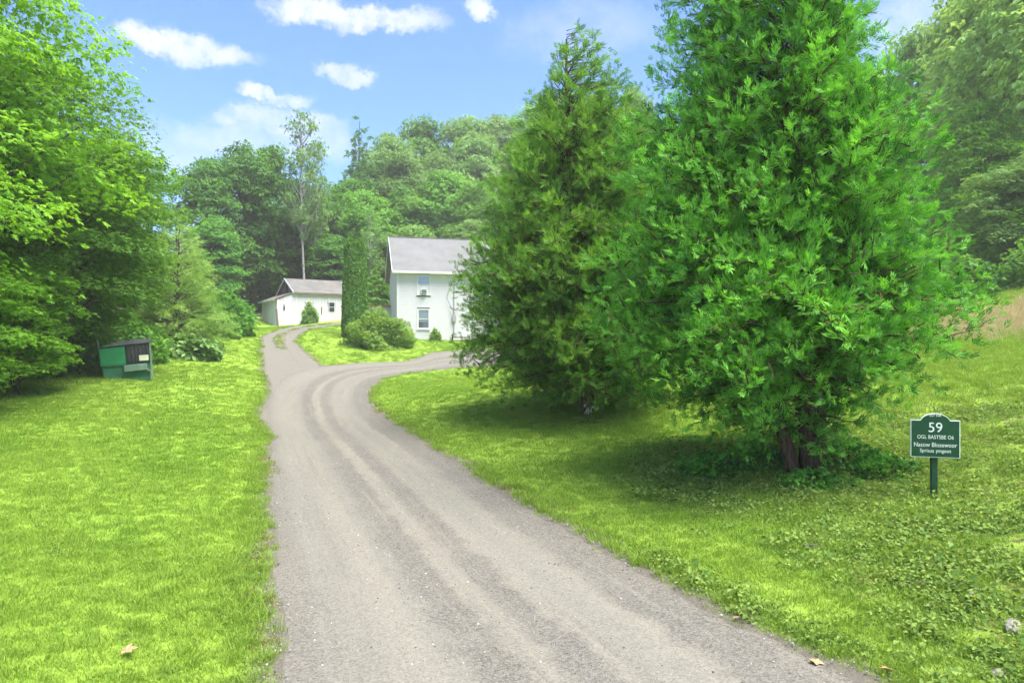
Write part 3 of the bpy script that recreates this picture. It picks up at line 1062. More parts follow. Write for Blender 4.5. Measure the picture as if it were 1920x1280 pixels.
HB = P(745, 638, 52.0)
house = empty('farmhouse', HB, R(14))
tag(house, 'two-storey white clapboard house with plain grey gable roof', 'house')
HL, HD, HE, HR = 11.0, 8.0, 5.45, 8.35
wins = [(1.55, 2.45, 3.55, 4.98), (1.58, 2.40, 0.92, 2.35), (7.2, 8.1, 3.6, 5.0), (7.2, 8.1, 0.95, 2.4)]
holes = [(a - 0.085, b + 0.085, c - 0.085, d + 0.085) for a, b, c, d in wins]
mb = MB()
lap_wall(mb, 0.0, HL, 0.0, HE, holes, 0.21, lambda a, o, z: (a, -o, z))
mb.build('front_wall', M['siding'], house)
mb = MB()
lap_wall(mb, 0.0, HD, 0.0, HE, [], 0.21, lambda a, o, z: (-o, HD - a, z))
lap_wall(mb, 0.0, HD, HE, HR - 0.1, [], 0.21, lambda a, o, z: (-o, HD - a, z), top=lambda z: ((z - HE) / (HR - HE) * HD / 2, HD - (z - HE) / (HR - HE) * HD / 2))
mb.build('gable_wall', M['siding'], house)
mb = MB()
lap_wall(mb, 0.0, HD, 0.0, HE, [], 0.21, lambda a, o, z: (HL + o, a, z))
lap_wall(mb, 0.0, HD, HE, HR - 0.1, [], 0.21, lambda a, o, z: (HL + o, a, z), top=lambda z: ((z - HE) / (HR - HE) * HD / 2, HD - (z - HE) / (HR - HE) * HD / 2))
mb.build('gable_wall', M['siding'], house)
mb = MB()
lap_wall(mb, 0.0, HL, 0.0, HE, [], 0.21, lambda a, o, z: (HL - a, HD + o, z))
mb.build('rear_wall', M['siding'], house)
MB().box(0.03, HL - 0.03, 0.03, HD - 0.03, -0.9, 0.0).build('foundation', M['concrete'], house)
MB().box(0.2, HL - 0.2, 0.25, HD - 0.2, 0.05, HE - 0.1).build('unlit_room_box', M['dark'], house)  # near-black solid box stands in for the shade of unlit rooms
for x0, x1, y0, y1 in ((-0.035, 0.09, -0.035, 0.09), (HL - 0.09, HL + 0.035, -0.035, 0.09), (-0.035, 0.09, HD - 0.09, HD + 0.035), (HL - 0.09, HL + 0.035, HD - 0.09, HD + 0.035)):
    MB().box(x0, x1, y0, y1, -0.02, HE).build('corner_board', M['trim'], house)
sl = (HR - HE) / (HD / 2)
ov, rk = 0.42, 0.40
roof = MB()
th = 0.13
prof = [(-ov, HE - ov * sl), (HD / 2, HR), (HD + ov, HE - ov * sl), (HD + ov, HE - ov * sl + th), (HD / 2, HR + th), (-ov, HE - ov * sl + th)]
roof.prism(prof, -rk, HL + rk, 'yz')
rf = roof.build('roof', M['shingle'], house)
MB().box(-rk, HL + rk, HD / 2 - 0.12, HD / 2 + 0.12, HR + th - 0.045, HR + th + 0.02).build('ridge_cap', M['shingle'], rf)
MB().box(-rk - 0.01, HL + rk + 0.01, -ov - 0.10, -ov - 0.003, HE - ov * sl - 0.05, HE - ov * sl + th - 0.01).build('gutter', M['trim'], rf)
for xx in (-rk - 0.035, HL + rk + 0.003):
    b = MB()
    b.prism([(-ov, HE - ov * sl - 0.08), (HD / 2, HR - 0.08), (HD / 2, HR + th), (-ov, HE - ov * sl + th)], xx, xx + 0.032, 'yz')
    b.prism([(HD / 2 + 0.002, HR - 0.08), (HD + ov, HE - ov * sl - 0.08), (HD + ov, HE - ov * sl + th), (HD / 2 + 0.002, HR + th)], xx, xx + 0.032, 'yz')
    b.build('rake_board', M['trim'], rf)
MB().box(-rk, HL + rk, -ov + 0.002, -0.03, HE - ov * sl - 0.035, HE - ov * sl - 0.005).build('soffit', M['trim'], rf)
MB().tube([(6.05, 1.9, HE + 1.9 * sl - 0.2), (6.05, 1.9, HE + 1.9 * sl + 1.15)], [0.06, 0.06], 10).build('vent_pipe', M['black_metal'], rf)
for i, wn in enumerate(wins):
    wo = window(house, *wn, ac=(i == 0), blind=(0.48, 0.62, 0.4, 0.5)[i])
    if i == 0:
        acb = MB().box(1.80, 2.22, -0.30, 0.02, 3.58, 3.92).build('air_conditioner', M['trim'], wo)
g = MB()
for k in range(7):
    g.box(1.83, 2.19, -0.312, -0.301, 3.62 + 0.04 * k, 3.637 + 0.04 * k)
g.build('grille', M['black_metal'], house)
MB().tube([(4.35, -0.07, 0.4), (4.35, -0.07, 5.0)], [0.03, 0.03], 8).build('conduit', M['grey_metal'], house)
MB().box(4.20, 4.50, -0.20, -0.03, 1.45, 1.95).build('electric_meter', M['grey_metal'], house)
MB().tube([(4.0, -0.16, 2.62), (4.2, -0.2, 2.40), (4.45, -0.2, 2.38), (4.7, -0.14, 2.55)], [0.03, 0.035, 0.035, 0.03], 8).build('cable_bracket', M['black_metal'], house)
MB().tube([(4.35, -0.08, 4.9), (4.0, -0.13, 4.0), (3.75, -0.15, 3.3), (4.1, -0.15, 2.6)], [0.014] * 4, 5).build('service_cable', M['black_metal'], house)

# garden post and low rail by the house corner
gp = HB + Vector((4.15, 0.55, -0.15))
rail = empty('garden_rail', gp, R(10))
tag(rail, 'low weathered rail with a dark post against the house foot', 'railing')
MB().box(-0.06, 0.06, -0.05, 0.05, -0.3, 0.62).build('post', M['dark'], rail, 0.01)
for z in (0.10, 0.34):
    MB().box(0.063, 1.25, -0.03, 0.03, z, z + 0.09).build('rail', M['weathered'], rail, 0.008)
MB().box(1.253, 1.35, -0.05, 0.05, -0.3, 0.5).build('post', M['weathered'], rail, 0.01)

# low white wing with a rusty roof edge, behind the column hedge
lw = P(682, 618, 58.0)
wing = empty('low_wing', lw, R(14))
tag(wing, 'low white lean-to with rusty roof edge between column hedge and house', 'outbuilding')
mb = MB()
lap_wall(mb, 0.0, 3.2, -0.6, 1.95, [], 0.21, lambda a, o, z: (a, -o, z))
lap_wall(mb, 0.0, 2.4, -0.6, 1.95, [], 0.21, lambda a, o, z: (-o, 2.4 - a, z))
mb.build('wall', M['siding'], wing)
MB().box(0.06, 3.1, 0.06, 2.4, -0.6, 1.9).build('core', M['siding'], wing)
MB().box(-0.15, 3.2, -0.18, 2.5, 1.96, 2.06).build('roof', M['rust'], wing)
MB().box(-0.08, 0.0, -0.08, 0.0, -0.6, 1.95).build('post', M['rust'], wing)

# ------------------------------------------------------------------ barn
BA = P(555, 608, 62.0)
barn = empty('barn', BA, R(33))
tag(barn, 'low white barn with weathered gable roof, attic opening and lean-to', 'barn')
BW, BL, BE, BR = 5.8, 9.0, 2.95, 4.3          # gable width (local y), length (x), eave, ridge
LT = 1.65                                     # lean-to depth towards -x
bwins = [(3.05, 3.55, 1.20, 2.08), (0.98, 1.42, 1.58, 2.02)]
mb = MB()
def board_wall(mb, a0, a1, z0, z1, holes, put, w=0.26, top=None):
    """upright boards with shadow gaps"""
    a = a0
    k = 0
    while a < a1 - 1e-3:
        ae = min(a + w, a1)
        zt = z1 if top is None else min(top(a), top(ae))
        segs = [(z0, zt)]
        for h0, h1, hz0, hz1 in holes:
            if ae <= h0 + 0.01 or a >= h1 - 0.01:
                continue
            segs = [p for s0, s1 in segs for p in ((s0, min(s1, hz0)), (max(s0, hz1), s1)) if p[1] - p[0] > 0.02]
        o = 0.018 + 0.006 * ((k * 7) % 3)
        for s0, s1 in segs:
            g_ = 0.006
            mb.face([put(a + g_, o, s0), put(ae - g_, o, s0), put(ae - g_, o, s1), put(a + g_, o, s1)])
            mb.face([put(a + g_, 0, s0), put(a + g_, o, s0), put(a + g_, o, s1), put(a + g_, 0, s1)])
            mb.face([put(ae - g_, o, s0), put(ae - g_, 0, s0), put(ae - g_, 0, s1), put(ae - g_, o, s1)])
        a = ae
        k += 1
bh = [(a - 0.02, b + 0.02, c - 0.02, d + 0.02) for a, b, c, d in bwins]
board_wall(mb, 0, BL, -0.8, BE, bh, lambda a, o, z: (a, -o, z))
mb.build('long_wall', M['barn_white'], barn)
MB().box(0.05, BL, 0.05, BW - 0.05, -0.8, BE - 0.02).build('wall_core', M['barn_white'], barn)
# gable above the lean-to: grey weathered boards, opening with its shade painted as a dark panel
mb = MB()
gs = (BR - BE) / (BW / 2)
board_wall(mb, 0.0, BW, BE - 0.1, BR, [(BW / 2 - 0.42, BW / 2 + 0.28, 2.75, 3.95)], lambda a, o, z: (-o, BW - a, z), 0.2, top=lambda a: BE + gs * min(a, BW - a) + 0.0)
mb.build('gable_boards', M['weathered'], barn)
MB().box(0.055, 0.075, BW / 2 - 0.4, BW / 2 + 0.5, BE - 0.05, 3.96).build('attic_shade_panel', M['dark'], barn)
mb = MB()
mb.prism([(-0.25, BE - 0.25 * gs), (BW / 2, BR), (BW + 0.25, BE - 0.25 * gs), (BW + 0.25, BE - 0.25 * gs + 0.09), (BW / 2, BR + 0.09), (-0.25, BE - 0.25 * gs + 0.09)], -0.28, BL + 0.2, 'yz')
brf = mb.build('roof', M['barn_roof'], barn)
b = MB()
b.prism([(-0.25, BE - 0.25 * gs - 0.05), (BW / 2, BR - 0.06), (BW / 2, BR + 0.10), (-0.25, BE - 0.25 * gs + 0.10)], -0.32, -0.283, 'yz')
b.prism([(BW / 2 + 0.002, BR - 0.06), (BW + 0.25, BE - 0.25 * gs - 0.05), (BW + 0.25, BE - 0.25 * gs + 0.10), (BW / 2 + 0.002, BR + 0.10)], -0.32, -0.283, 'yz')
b.build('rake_board', M['trim'], brf)
MB().box(-0.28, BL + 0.2, -0.29, -0.253, BE - 0.25 * gs - 0.03, BE - 0.25 * gs + 0.085).build('fascia', M['weathered'], brf)
# lean-to on the gable end
lz = 2.28
mb = MB()
board_wall(mb, -LT, -0.01, -0.8, BE, [], lambda a, o, z: (a, -o, z), 0.26, top=lambda a: lz + (BE - lz) * (a + LT) / LT)
board_wall(mb, 0.0, BW, -0.8, lz, [], lambda a, o, z: (-LT - o, BW - a, z), 0.30)
lt = mb.build('lean_to', M['barn_white'], barn)
mb = MB()
mb.prism([(-LT, -0.8), (-0.02, -0.8), (-0.02, BE - 0.03), (-LT + 0.01, lz - 0.03)], 0.02, BW - 0.02, 'xz')
mb.build('lean_to_core', M['barn_white'], barn)
mb = MB()
k = (BE - lz) / LT
mb.prism([(-LT - 0.3, lz - 0.3 * k + 0.01), (0.0, BE + 0.01), (0.0, BE + 0.08), (-LT - 0.3, lz - 0.3 * k + 0.08)], -0.12, BW + 0.12, 'xz')
lrf = mb.build('lean_to_roof', M['barn_roof'], barn)
MB().box(-LT - 0.34, -LT - 0.302, -0.14, BW + 0.14, lz - 0.3 * k - 0.06, lz - 0.3 * k + 0.085).build('fascia', M['trim'], lrf)
for x, zt in ((-0.06, BE - 0.02), (-LT - 0.03, lz - 0.02)):
    MB().box(x, x + 0.12, -0.045, -0.032, -0.8, zt).build('corner_board', M['trim'], barn)
for a, b_, c, d in bwins:
    w = MB()
    for q in ((a - 0.05, a, c - 0.05, d + 0.05), (b_, b_ + 0.05, c - 0.05, d + 0.05), (a, b_, d, d + 0.05), (a, b_, c - 0.05, c), (a, b_, (c + d) / 2 - 0.02, (c + d) / 2 + 0.02)):
        w.box(q[0], q[1], -0.05, 0.045, q[2], q[3])
    wo = w.build('window', M['trim'], barn)
    MB().box(a, b_, -0.012, -0.004, c, (c + d) / 2 - 0.02).build('pane', M['glass_dark'], wo)
    MB().box(a, b_, -0.012, -0.004, (c + d) / 2 + 0.02, d).build('pane', M['glass_dark'], wo)
MB().box(2.30, 2.37, -0.06, -0.028, 0.95, 1.62).build('door_latch', M['dark'], barn)
MB().box(-1.12, -1.00, -0.075, -0.032, 1.25, 1.62).build('wall_lamp', M['dark'], barn)
MB().box(-1.09, -1.03, -0.06, -0.032, 1.66, 1.78).build('wall_lamp_bracket', M['dark'], barn)

pp = P(521, 614, 59.5)
post = MB()
post.prism([(-0.09, -0.05), (0.07, -0.07), (0.09, 0.06), (-0.06, 0.07)], -0.4, 1.55, 'xy')
po = post.build('fence_post', M['weathered'], None, 0.015)
po.location = (pp.x, pp.y, float(gz(pp.x, pp.y)))
po.rotation_euler = (0, R(-5), 0)
tag(po, 'leaning dark wooden post in front of the barn lean-to', 'post')

# white outbuilding glimpsed through the big cedar
gb = Vector((18.2, 49.0, float(gz(20.0, 48.5)) - 0.3))
shed = empty('white_garage', gb, R(-8))
tag(shed, 'white clapboard outbuilding glimpsed through the largest cedar', 'outbuilding')
mb = MB()
lap_wall(mb, 0, 7.0, -0.8, 3.0, [(4.8, 5.7, -0.5, 2.1)], 0.21, lambda a, o, z: (a, -o, z))
lap_wall(mb, 0, 6.0, -0.8, 3.0, [], 0.21, lambda a, o, z: (-o, 6.0 - a, z))
mb.build('wall', M['siding'], shed)
MB().box(0.05, 6.95, 0.06, 5.9, -0.8, 2.95).build('core', M['siding'], shed)
MB().box(4.82, 5.68, -0.02, 0.03, -0.6, 2.05).build('door', M['trim'], shed)
MB().prism([(-0.4, 2.8), (3.0, 4.9), (6.4, 2.8), (6.4, 2.92), (3.0, 5.02), (-0.4, 2.92)], -0.35, 7.35, 'yz').build('roof', M['shingle'], shed)

# ------------------------------------------------------------------ dumpster
M['bin_green'] = plain('bin_green', (0.012, 0.21, 0.065), 0.45, 0.4, var=0.12, scale=3, dirt=((0.05, 0.15, 0.08), 0.5))
M['bin_green_dull'] = plain('bin_green_dull', (0.03, 0.15, 0.075), 0.6, 0.3, var=0.2, scale=3, dirt=((0.10, 0.11, 0.08), 0.5))
M['bin_pocket'] = plain('bin_pocket', (0.14, 0.22, 0.16), 0.55, 0.3, var=0.15, scale=4, dirt=((0.24, 0.24, 0.20), 0.5))
M['bin_black'] = plain('bin_black_plastic', (0.035, 0.035, 0.038), 0.5, 0.35, var=0.2, dirt=((0.10, 0.10, 0.10), 0.6))
M['bin_lid'] = plain('bin_lid_faded', (0.12, 0.125, 0.14), 0.6, 0.3, var=0.25, scale=5)
M['bin_label'] = plain('bin_label', (0.58, 0.62, 0.42), 0.6, var=0.08)
dpos = on_ground(240, 711)
dump = empty('dumpster', (dpos.x, dpos.y, dpos.z + 0.03), R(4))
dump.rotation_euler = (R(-1), R(-4), R(29))
tag(dump, 'green and black steel dumpster with faded curved lid on the lawn', 'dumpster')
W2, DD = 0.80, 1.3
mb = MB()
mb.prism([(-W2 + 0.09, -0.12), (W2 - 0.10, -0.12), (W2 - 0.06, 0.50), (-W2 + 0.02, 0.50)], 0.02, DD, 'xz')
mb.build('body', M['bin_green_dull'], dump, 0.012)
MB().prism([(-W2, 0.50), (W2 - 0.06, 0.50), (W2 - 0.03, 1.22), (-W2 - 0.01, 1.16)], 0.04, DD, 'xz').build('upper_body', M['bin_green_dull'], dump, 0.012)
MB().prism([(-W2 - 0.01, 0.515), (-0.03, 0.515), (-0.03, 1.15), (-W2 - 0.02, 1.12)], -0.02, 0.037, 'xz').build('front_panel', M['bin_green'], dump, 0.012)
MB().box(-W2 + 0.0, -0.02, -0.035, 0.015, 0.475, 0.51).build('seam_rail', M['bin_green_dull'], dump, 0.006)
rp = MB().prism([(0.0, 0.56), (W2 - 0.08, 0.56), (W2 - 0.05, 1.24), (0.0, 1.20)], 0.0, 0.036, 'xz').build('ribbed_panel', M['bin_black'], dump)
for k in range(6):
    x = 0.04 + 0.12 * k
    MB().box(x, x + 0.055, -0.03, -0.002, 0.58, 1.19).build('rib', M['bin_black'], rp, 0.008)
MB().box(0.40, 0.70, -0.045, -0.033, 0.60, 0.80).build('label_plate', M['bin_label'], dump)
fp = MB()
fp.prism([(-0.10, 0.24), (0.62, 0.27), (0.64, 0.50), (-0.10, 0.47)], -0.16, -0.04, 'xz')
fp.build('fork_pocket', M['bin_pocket'], dump, 0.015)
MB().prism([(0.56, 0.30), (0.72, 0.18), (0.72, 0.24), (0.62, 0.36)], -0.15, 0.01, 'xz').build('gusset', M['bin_pocket'], dump)
MB().prism([(W2 - 0.058, -0.1), (W2 + 0.01, -0.1), (W2 - 0.0, 1.22), (W2 - 0.055, 1.22)], -0.04, 0.06, 'xz').build('corner_frame', M['bin_pocket'], dump)
prof_l = []
for s in np.linspace(0, 1, 9):
    prof_l.append((-W2 - 0.05 + s * (2 * W2 + 0.08), 1.165 + 0.07 * s + 0.17 * math.sin(min(1, s * 1.15) * math.pi * 0.62) ** 1.2))
poly = prof_l + [(W2 - 0.0, 1.245), (-W2 - 0.03, 1.165)]
lid = MB().prism(poly, -0.06, DD + 0.04, 'xz').build('lid', M['bin_lid'], dump)
for s in (0.25, 0.5, 0.75):
    i = int(s * 8)
    x, z = prof_l[i]
    MB().box(x - 0.025, x + 0.025, -0.05, DD, z - 0.02, z + 0.025).build('lid_rib', M['bin_lid'], lid)
MB().tube([(-W2 - 0.02, DD * 0.2, 1.12), (-W2 - 0.05, DD * 0.2, 1.45)], [0.012, 0.012], 6).build('lid_rod', M['grey_metal'], dump)

# ------------------------------------------------------------------ house-number sign
M['sign_green'] = plain('sign_green', (0.004, 0.058, 0.020), 0.4, 0.4, var=0.06)
M['sign_white'] = plain('sign_white', (0.74, 0.80, 0.74), 0.5, 0.3, var=0.03)
M['post_green'] = plain('post_green', (0.006, 0.055, 0.022), 0.5, 0.35, var=0.2, scale=9)
sp = on_ground(1753, 936)
sign = empty('address_sign', (sp.x, sp.y, sp.z), R(-14))
tag(sign, 'dark green house-number sign with white lettering on a green post', 'sign')
k = sp.y / F


def sign_outline(inset):
    w, top, bot = 41.5 * k - inset, 0.0 - inset, -70 * k + inset
    pts = [(-w, bot), (w, bot), (w, top), (26 * k, top)]
    for a in np.linspace(0, 1, 13):
        th_ = R(12) + a * R(156)
        pts.append((25 * k * math.cos(th_) * (1 - inset * 1.2), -3 * k + (15.5 * k) * math.sin(th_) - inset * 0.9))
    pts += [(-26 * k, top), (-w, top)]
    return pts


zs = 148 * k                                     # height of the panel's shoulders
MB().prism([(x, z + zs) for x, z in sign_outline(0.0)], -0.012, 0.012, 'xz').build('border', M['sign_white'], sign)
MB().prism([(x, z + zs) for x, z in sign_outline(0.011)], -0.017, -0.0125, 'xz').build('face', M['sign_green'], sign)
MB().box(-5.3 * k, 5.3 * k, 0.0125, 0.0125 + 9 * k, -0.35, zs - 4 * k).build('post', M['post_green'], sign, 0.006)


def lettering(text, x, z, size, parent, sx=1.0):
    """one mesh per word, set side by side about x"""
    made = []
    for word in text.split():
        cu = bpy.data.curves.new('lettering', 'FONT')
        cu.body = word
        cu.size = size
        cu.align_y = 'CENTER'
        cu.extrude = 0.0015
        cu.space_character = 1.02
        tmp = bpy.data.objects.new('lettering_source', cu)
        COL.objects.link(tmp)
        bpy.context.view_layer.update()
        me = bpy.data.meshes.new_from_object(tmp.evaluated_get(bpy.context.evaluated_depsgraph_get()))
        bpy.data.objects.remove(tmp)
        me.materials.clear()
        me.materials.append(M['sign_white'])
        co = [v.co.x for v in me.vertices]
        made.append((me, min(co), max(co)))
    gap = size * 0.38
    tot = (sum(b - a for _, a, b in made) + gap * (len(made) - 1)) * sx
    cx = x - tot / 2
    for me, a, b in made:
        o = link('lettering', me, parent)
        o.location = (cx - a * sx, -0.0195, z)
        o.rotation_euler = (R(90), 0, 0)
        o.scale = (sx, 1, 1)
        cx += (b - a + gap) * sx


lettering('59', 0, zs - 14.5 * k, 26 * k, sign, 0.95)
lettering('OGL BASTSBE O6', 0, zs - 32 * k, 10.0 * k, sign, 0.78)
lettering('Nasow Blosewoor', 0, zs - 46.5 * k, 11.5 * k, sign, 0.82)
lettering('Sprisua ymgoot', 0, zs - 57.5 * k, 9.5 * k, sign, 0.86)
lettering('EST NA', 0, zs + 8.3 * k, 6.0 * k, sign, 1.0)

# ------------------------------------------------------------------ trees: the two cedars by the drive
cr = np.random.default_rng(21)
CP1 = on_ground(1512, 884)


def prof1(h):
    return float(np.interp(h, [0.5, 1.0, 1.6, 2.3, 3.0, 4.3, 5.6, 7.8, 9.5, 11.2, 12.4], [1.2, 2.0, 2.7, 3.0, 3.0, 2.65, 2.3, 1.75, 1.2, 0.6, 0.05]))


def stem_path(pts, n=16):
    return catmull(np.array(pts, float), 5)


stems1 = [(stem_path([(0.12, 0, -0.3), (0.10, 0, 0.5), (0.02, 0.05, 1.6), (-0.05, 0.05, 3.5), (0.0, 0.1, 6.5), (0.0, 0.0, 9.5), (0.0, 0, 12.1)]), 0.23),
          (stem_path([(-0.16, -0.06, -0.3), (-0.32, -0.08, 0.35), (-0.52, -0.05, 1.1), (-0.60, 0.0, 2.2), (-0.5, 0.05, 4.5), (-0.45, 0, 7.5)]), 0.13)]
print('cedar 1')
c1 = conifer('cedar_big', cr, 12.4, prof1, 690, 0.5, M['cedar'], M['bark_cedar'], spray=0.16, kind='cedar_fine', stems=stems1, bump=0.13, inner=0.2,
             twig_step=0.15, spray_step=0.082, rise=0.6, droop=0.36, upright=0.5, plume=0.3, dens_pow=0.95, fill=1.45, twig_k=0.28, off=(-0.62, 0), jit=0.38, wild=0.5, tvar=0.14, spread=(0.88, 1.02), trim=0.10, tipb=0.75,
             keep=lambda h, az, Rr: not (h < 1.7 and cr.uniform() < 0.35 and math.sin(az) < 0.3))
tree('cedar_tree', c1, CP1 - Vector((0, 0, 0.05)), 'largest bright green cedar with two brown stems, behind the address sign')

CP2 = on_ground(1140, 768)
s2 = CP2.y / F


def prof2(h):
    px = float(np.interp(h / s2, [0, 25, 60, 110, 170, 230, 290, 350, 420, 500, 560, 620, 680, 733], [60, 135, 200, 240, 252, 245, 222, 200, 172, 140, 108, 74, 42, 4]))
    return px * s2 * 1.03


stems2 = [(stem_path([(0.0, 0, -0.3), (0.0, 0, 0.5), (-0.05, 0.0, 1.6), (-0.2, 0.05, 3.5), (-0.45, 0.1, 6.5), (-0.55, 0.0, 8.6), (-0.55, 0, 733 * s2 - 0.5)]), 0.19)]
print('cedar 2')
c2 = conifer('cedar_second', np.random.default_rng(5), 733 * s2, prof2, 620, 0.25, M['cedar_far'], M['bark_cedar'], spray=0.20, kind='cedar_fine', stems=stems2, bump=0.10, inner=0.22,
             twig_step=0.19, spray_step=0.115, rise=0.65, droop=0.36, upright=0.5, plume=0.3, dens_pow=0.85, fill=1.6, twig_k=0.30, jit=0.38, wild=0.5, tvar=0.14, spread=(0.88, 1.02), tipb=0.75)
tree('cedar_tree', c2, CP2 - Vector((0.55, 0, 0.05)), 'pointed olive-green cedar between the house and the largest cedar')

# ------------------------------------------------------------------ broadleaf prototypes
print('broadleaf')
R2 = lambda s: np.random.default_rng(s)
proto_round = broadleaf('round', R2(31), 16, 5, 1.2, 105, 88, 0.50, M['leaf_mid'], M['bark'], 0.62, clump=0.30)
proto_tall = broadleaf('tall', R2(32), 16, 5, 1.0, 100, 88, 0.48, M['leaf_mid'], M['bark'], 0.5, clump=0.28)
proto_layer = broadleaf('layer', R2(33), 16, 5, 0.6, 115, 88, 0.48, M['leaf_deep'], M['bark'], 0.34, clump=0.34)
proto_billow = broadleaf('billow', R2(36), 16, 5, 2.0, 75, 130, 0.50, M['leaf_mid'], M['bark'], 0.7, clump=0.36)
proto_sparse = broadleaf('sparse', R2(34), 16, 3.2, 5.0, 80, 15, 0.42, M['leaf_pale'], M['bark_pale'], 0.5, clump=0.26, trunk_r=0.2, limbs=60)
cone = lambda h, H, r: r * (1 - h / H) ** 0.75 * min(1, 0.35 + h / (0.22 * H))
proto_pine = conifer('pine', R2(35), 16, lambda h: cone(h, 16, 4.2), 170, 1.2, M['pine_dark'], M['bark'], spray=0.75, kind='cedar_light', rise=0.25, droop=0.22, inner=0.25, twig_step=0.5, spray_step=0.4, bump=0.2, trunk_r=0.22, twig_k=0.4, upright=0.15)

ORD = ('first', 'second', 'third', 'fourth', 'fifth', 'sixth', 'seventh', 'eighth', 'ninth')

count = 0


def place(proto, px, ytop, Y, rpx, label, name='broadleaf_tree', group=None, mat=None, H0=14.7, r0=5.0, sink=0.2):
    global count
    X = (px - 960) / F * Y
    z = float(gz(X, Y))
    H = CAMZ + (640 - ytop) / F * Y - z
    s = rpx / F * Y / r0
    count += 1
    return tree(name, proto, (X, Y, z - sink), label, 'tree', group, rz=count * 2.4, scale=(s, s, H / H0), mat=mat)


HILL = 'trees on the wooded hill'
for k_, (px, yt, Y, rp, pr) in enumerate(((730, 240, 92, 68, proto_round), (790, 226, 100, 66, proto_tall), (858, 212, 104, 78, proto_round), (925, 218, 108, 64, proto_layer), (990, 200, 112, 80, proto_round),
                          (1060, 190, 112, 80, proto_billow), (1130, 185, 108, 80, proto_round))):
    place(pr, px, yt, Y, rp, 'broadleaf tree on the hill skyline, %s from the pine spire' % ORD[k_], group=HILL, mat=M['leaf_mid'] if k_ % 3 == 1 else M['leaf_pale'])
for k_, (px, yt, Y, rp, pr) in enumerate(((760, 290, 86, 66, proto_tall), (830, 280, 90, 66, proto_round), (890, 262, 92, 70, proto_tall), (965, 262, 94, 72, proto_round))):
    place(pr, px, yt, Y, rp, 'pale green tree just below the hill skyline row, %s from the pine spire' % ORD[k_], group=HILL, mat=M['leaf_pale'])
for k_, (px, yt, Y, rp, pr) in enumerate(((700, 352, 74, 62, proto_round), (765, 348, 76, 60, proto_layer), (835, 326, 78, 70, proto_tall), (905, 338, 76, 68, proto_round), (970, 330, 78, 70, proto_tall), (1040, 320, 76, 76, proto_round), (1110, 300, 74, 76, proto_billow))):
    place(pr, px, yt, Y, rp, 'mid green tree close behind the house roof, %s from the column hedge' % ORD[k_], group='trees close behind the house', mat=M['leaf_mid'])
for k_, (px, yt, Y, rp) in enumerate(((725, 432, 69, 40), (790, 418, 69, 55), (870, 408, 70, 60))):
    place(proto_round, px, yt, Y, rp, 'low bushy pale tree just above the house ridge, %s from the column hedge' % ORD[k_], group='low trees at the wood edge', mat=M['leaf_pale'])
LB = 'deep green trees behind the barn'
for lb, px, yt, Y, rp, pr in (('outermost deep green maple of the barn wood, nearest the young pine', 385, 300, 66, 66, proto_layer), ('tallest broad deep green maple left of the bare pale trunk', 450, 268, 70, 84, proto_layer),
                              ('deep green tree right beside the bare pale trunk, on its left', 515, 280, 74, 66, proto_tall), ('low layered maple in front of the tall ones, left of the barn', 398, 405, 63, 62, proto_layer),
                              ('low layered maple right behind the barn lean-to', 490, 415, 75, 70, proto_layer), ('dark maple filling the gap behind the bare pale trunk', 560, 390, 76, 70, proto_layer),
                              ('rounded green tree between the bare pale trunk and the pine spire', 610, 345, 78, 66, proto_round), ('rounded green tree directly under the pine spire', 645, 330, 82, 62, proto_round),
                              ('low dark maple behind the barn roof and column hedge', 625, 440, 72, 52, proto_layer)):
    place(pr, px, yt, Y, rp, lb, 'maple_tree', LB, mat=M['leaf_deep'])
place(proto_sparse, 567, 216, 69.5, 46, 'tall thin tree with bare pale trunk above the barn roof', 'birch_tree', r0=3.2)
place(proto_sparse, 590, 262, 71.5, 36, 'shorter thin pale-trunked tree beside the tallest bare one', 'birch_tree', r0=3.2)
place(proto_sparse, 697, 395, 68.0, 22, 'slender pale trunk between the column hedge and the house', 'birch_tree', r0=3.2)
place(proto_pine, 674, 214, 84, 74, 'pointed dark pine rising above the hedge and treetops', 'pine_tree', H0=16.0, r0=4.2, mat=M['pine_dark'])
place(proto_round, 1192, 148, 66, 52, 'pale green treetop showing between the two cedars', mat=M['leaf_pale'])
for k_, (px, yt, Y, rp, pr) in enumerate(((1260, 230, 64, 80, proto_round), (1350, 200, 66, 86, proto_billow), (1440, 180, 64, 90, proto_round), (1540, 150, 62, 90, proto_billow), (1640, 120, 58, 95, proto_round), (1720, 60, 56, 90, proto_tall))):
    place(pr, px, yt, Y, rp, 'tree on the slope behind the largest cedar, %s counting towards the dry bank' % ORD[k_], group='trees on the slope behind the cedar', mat=M['leaf_mid'])
# right-hand wood above the bank
place(proto_pine, 1880, -300, 52, 130, 'tall pale pine behind the leafy trees on the bank', 'pine_tree', H0=16.0, r0=4.2, mat=M['pine'])
place(proto_tall, 1990, -260, 38, 190, 'tallest pale leafy tree, at the picture edge above the dry bank', mat=M['leaf_hazy'])
place(proto_layer, 1860, -120, 43, 120, 'tall pale layered tree beside the largest cedar top', mat=M['leaf_hazy'])
place(proto_layer, 1835, 190, 38, 95, 'yellow-green layered tree on the bank behind the largest cedar', mat=M['maple_bright'])
place(proto_layer, 1925, 280, 33, 110, 'green layered tree standing over the dry tan grass', mat=M['leaf_pale'])
place(proto_round, 1780, 330, 46, 70, 'shaded green tree tucked behind the cedar beside the bank', mat=M['leaf_mid'])
place(proto_layer, 2080, 330, 30, 130, 'leafy tree just beyond the picture edge on the bank', mat=M['leaf_mid'])

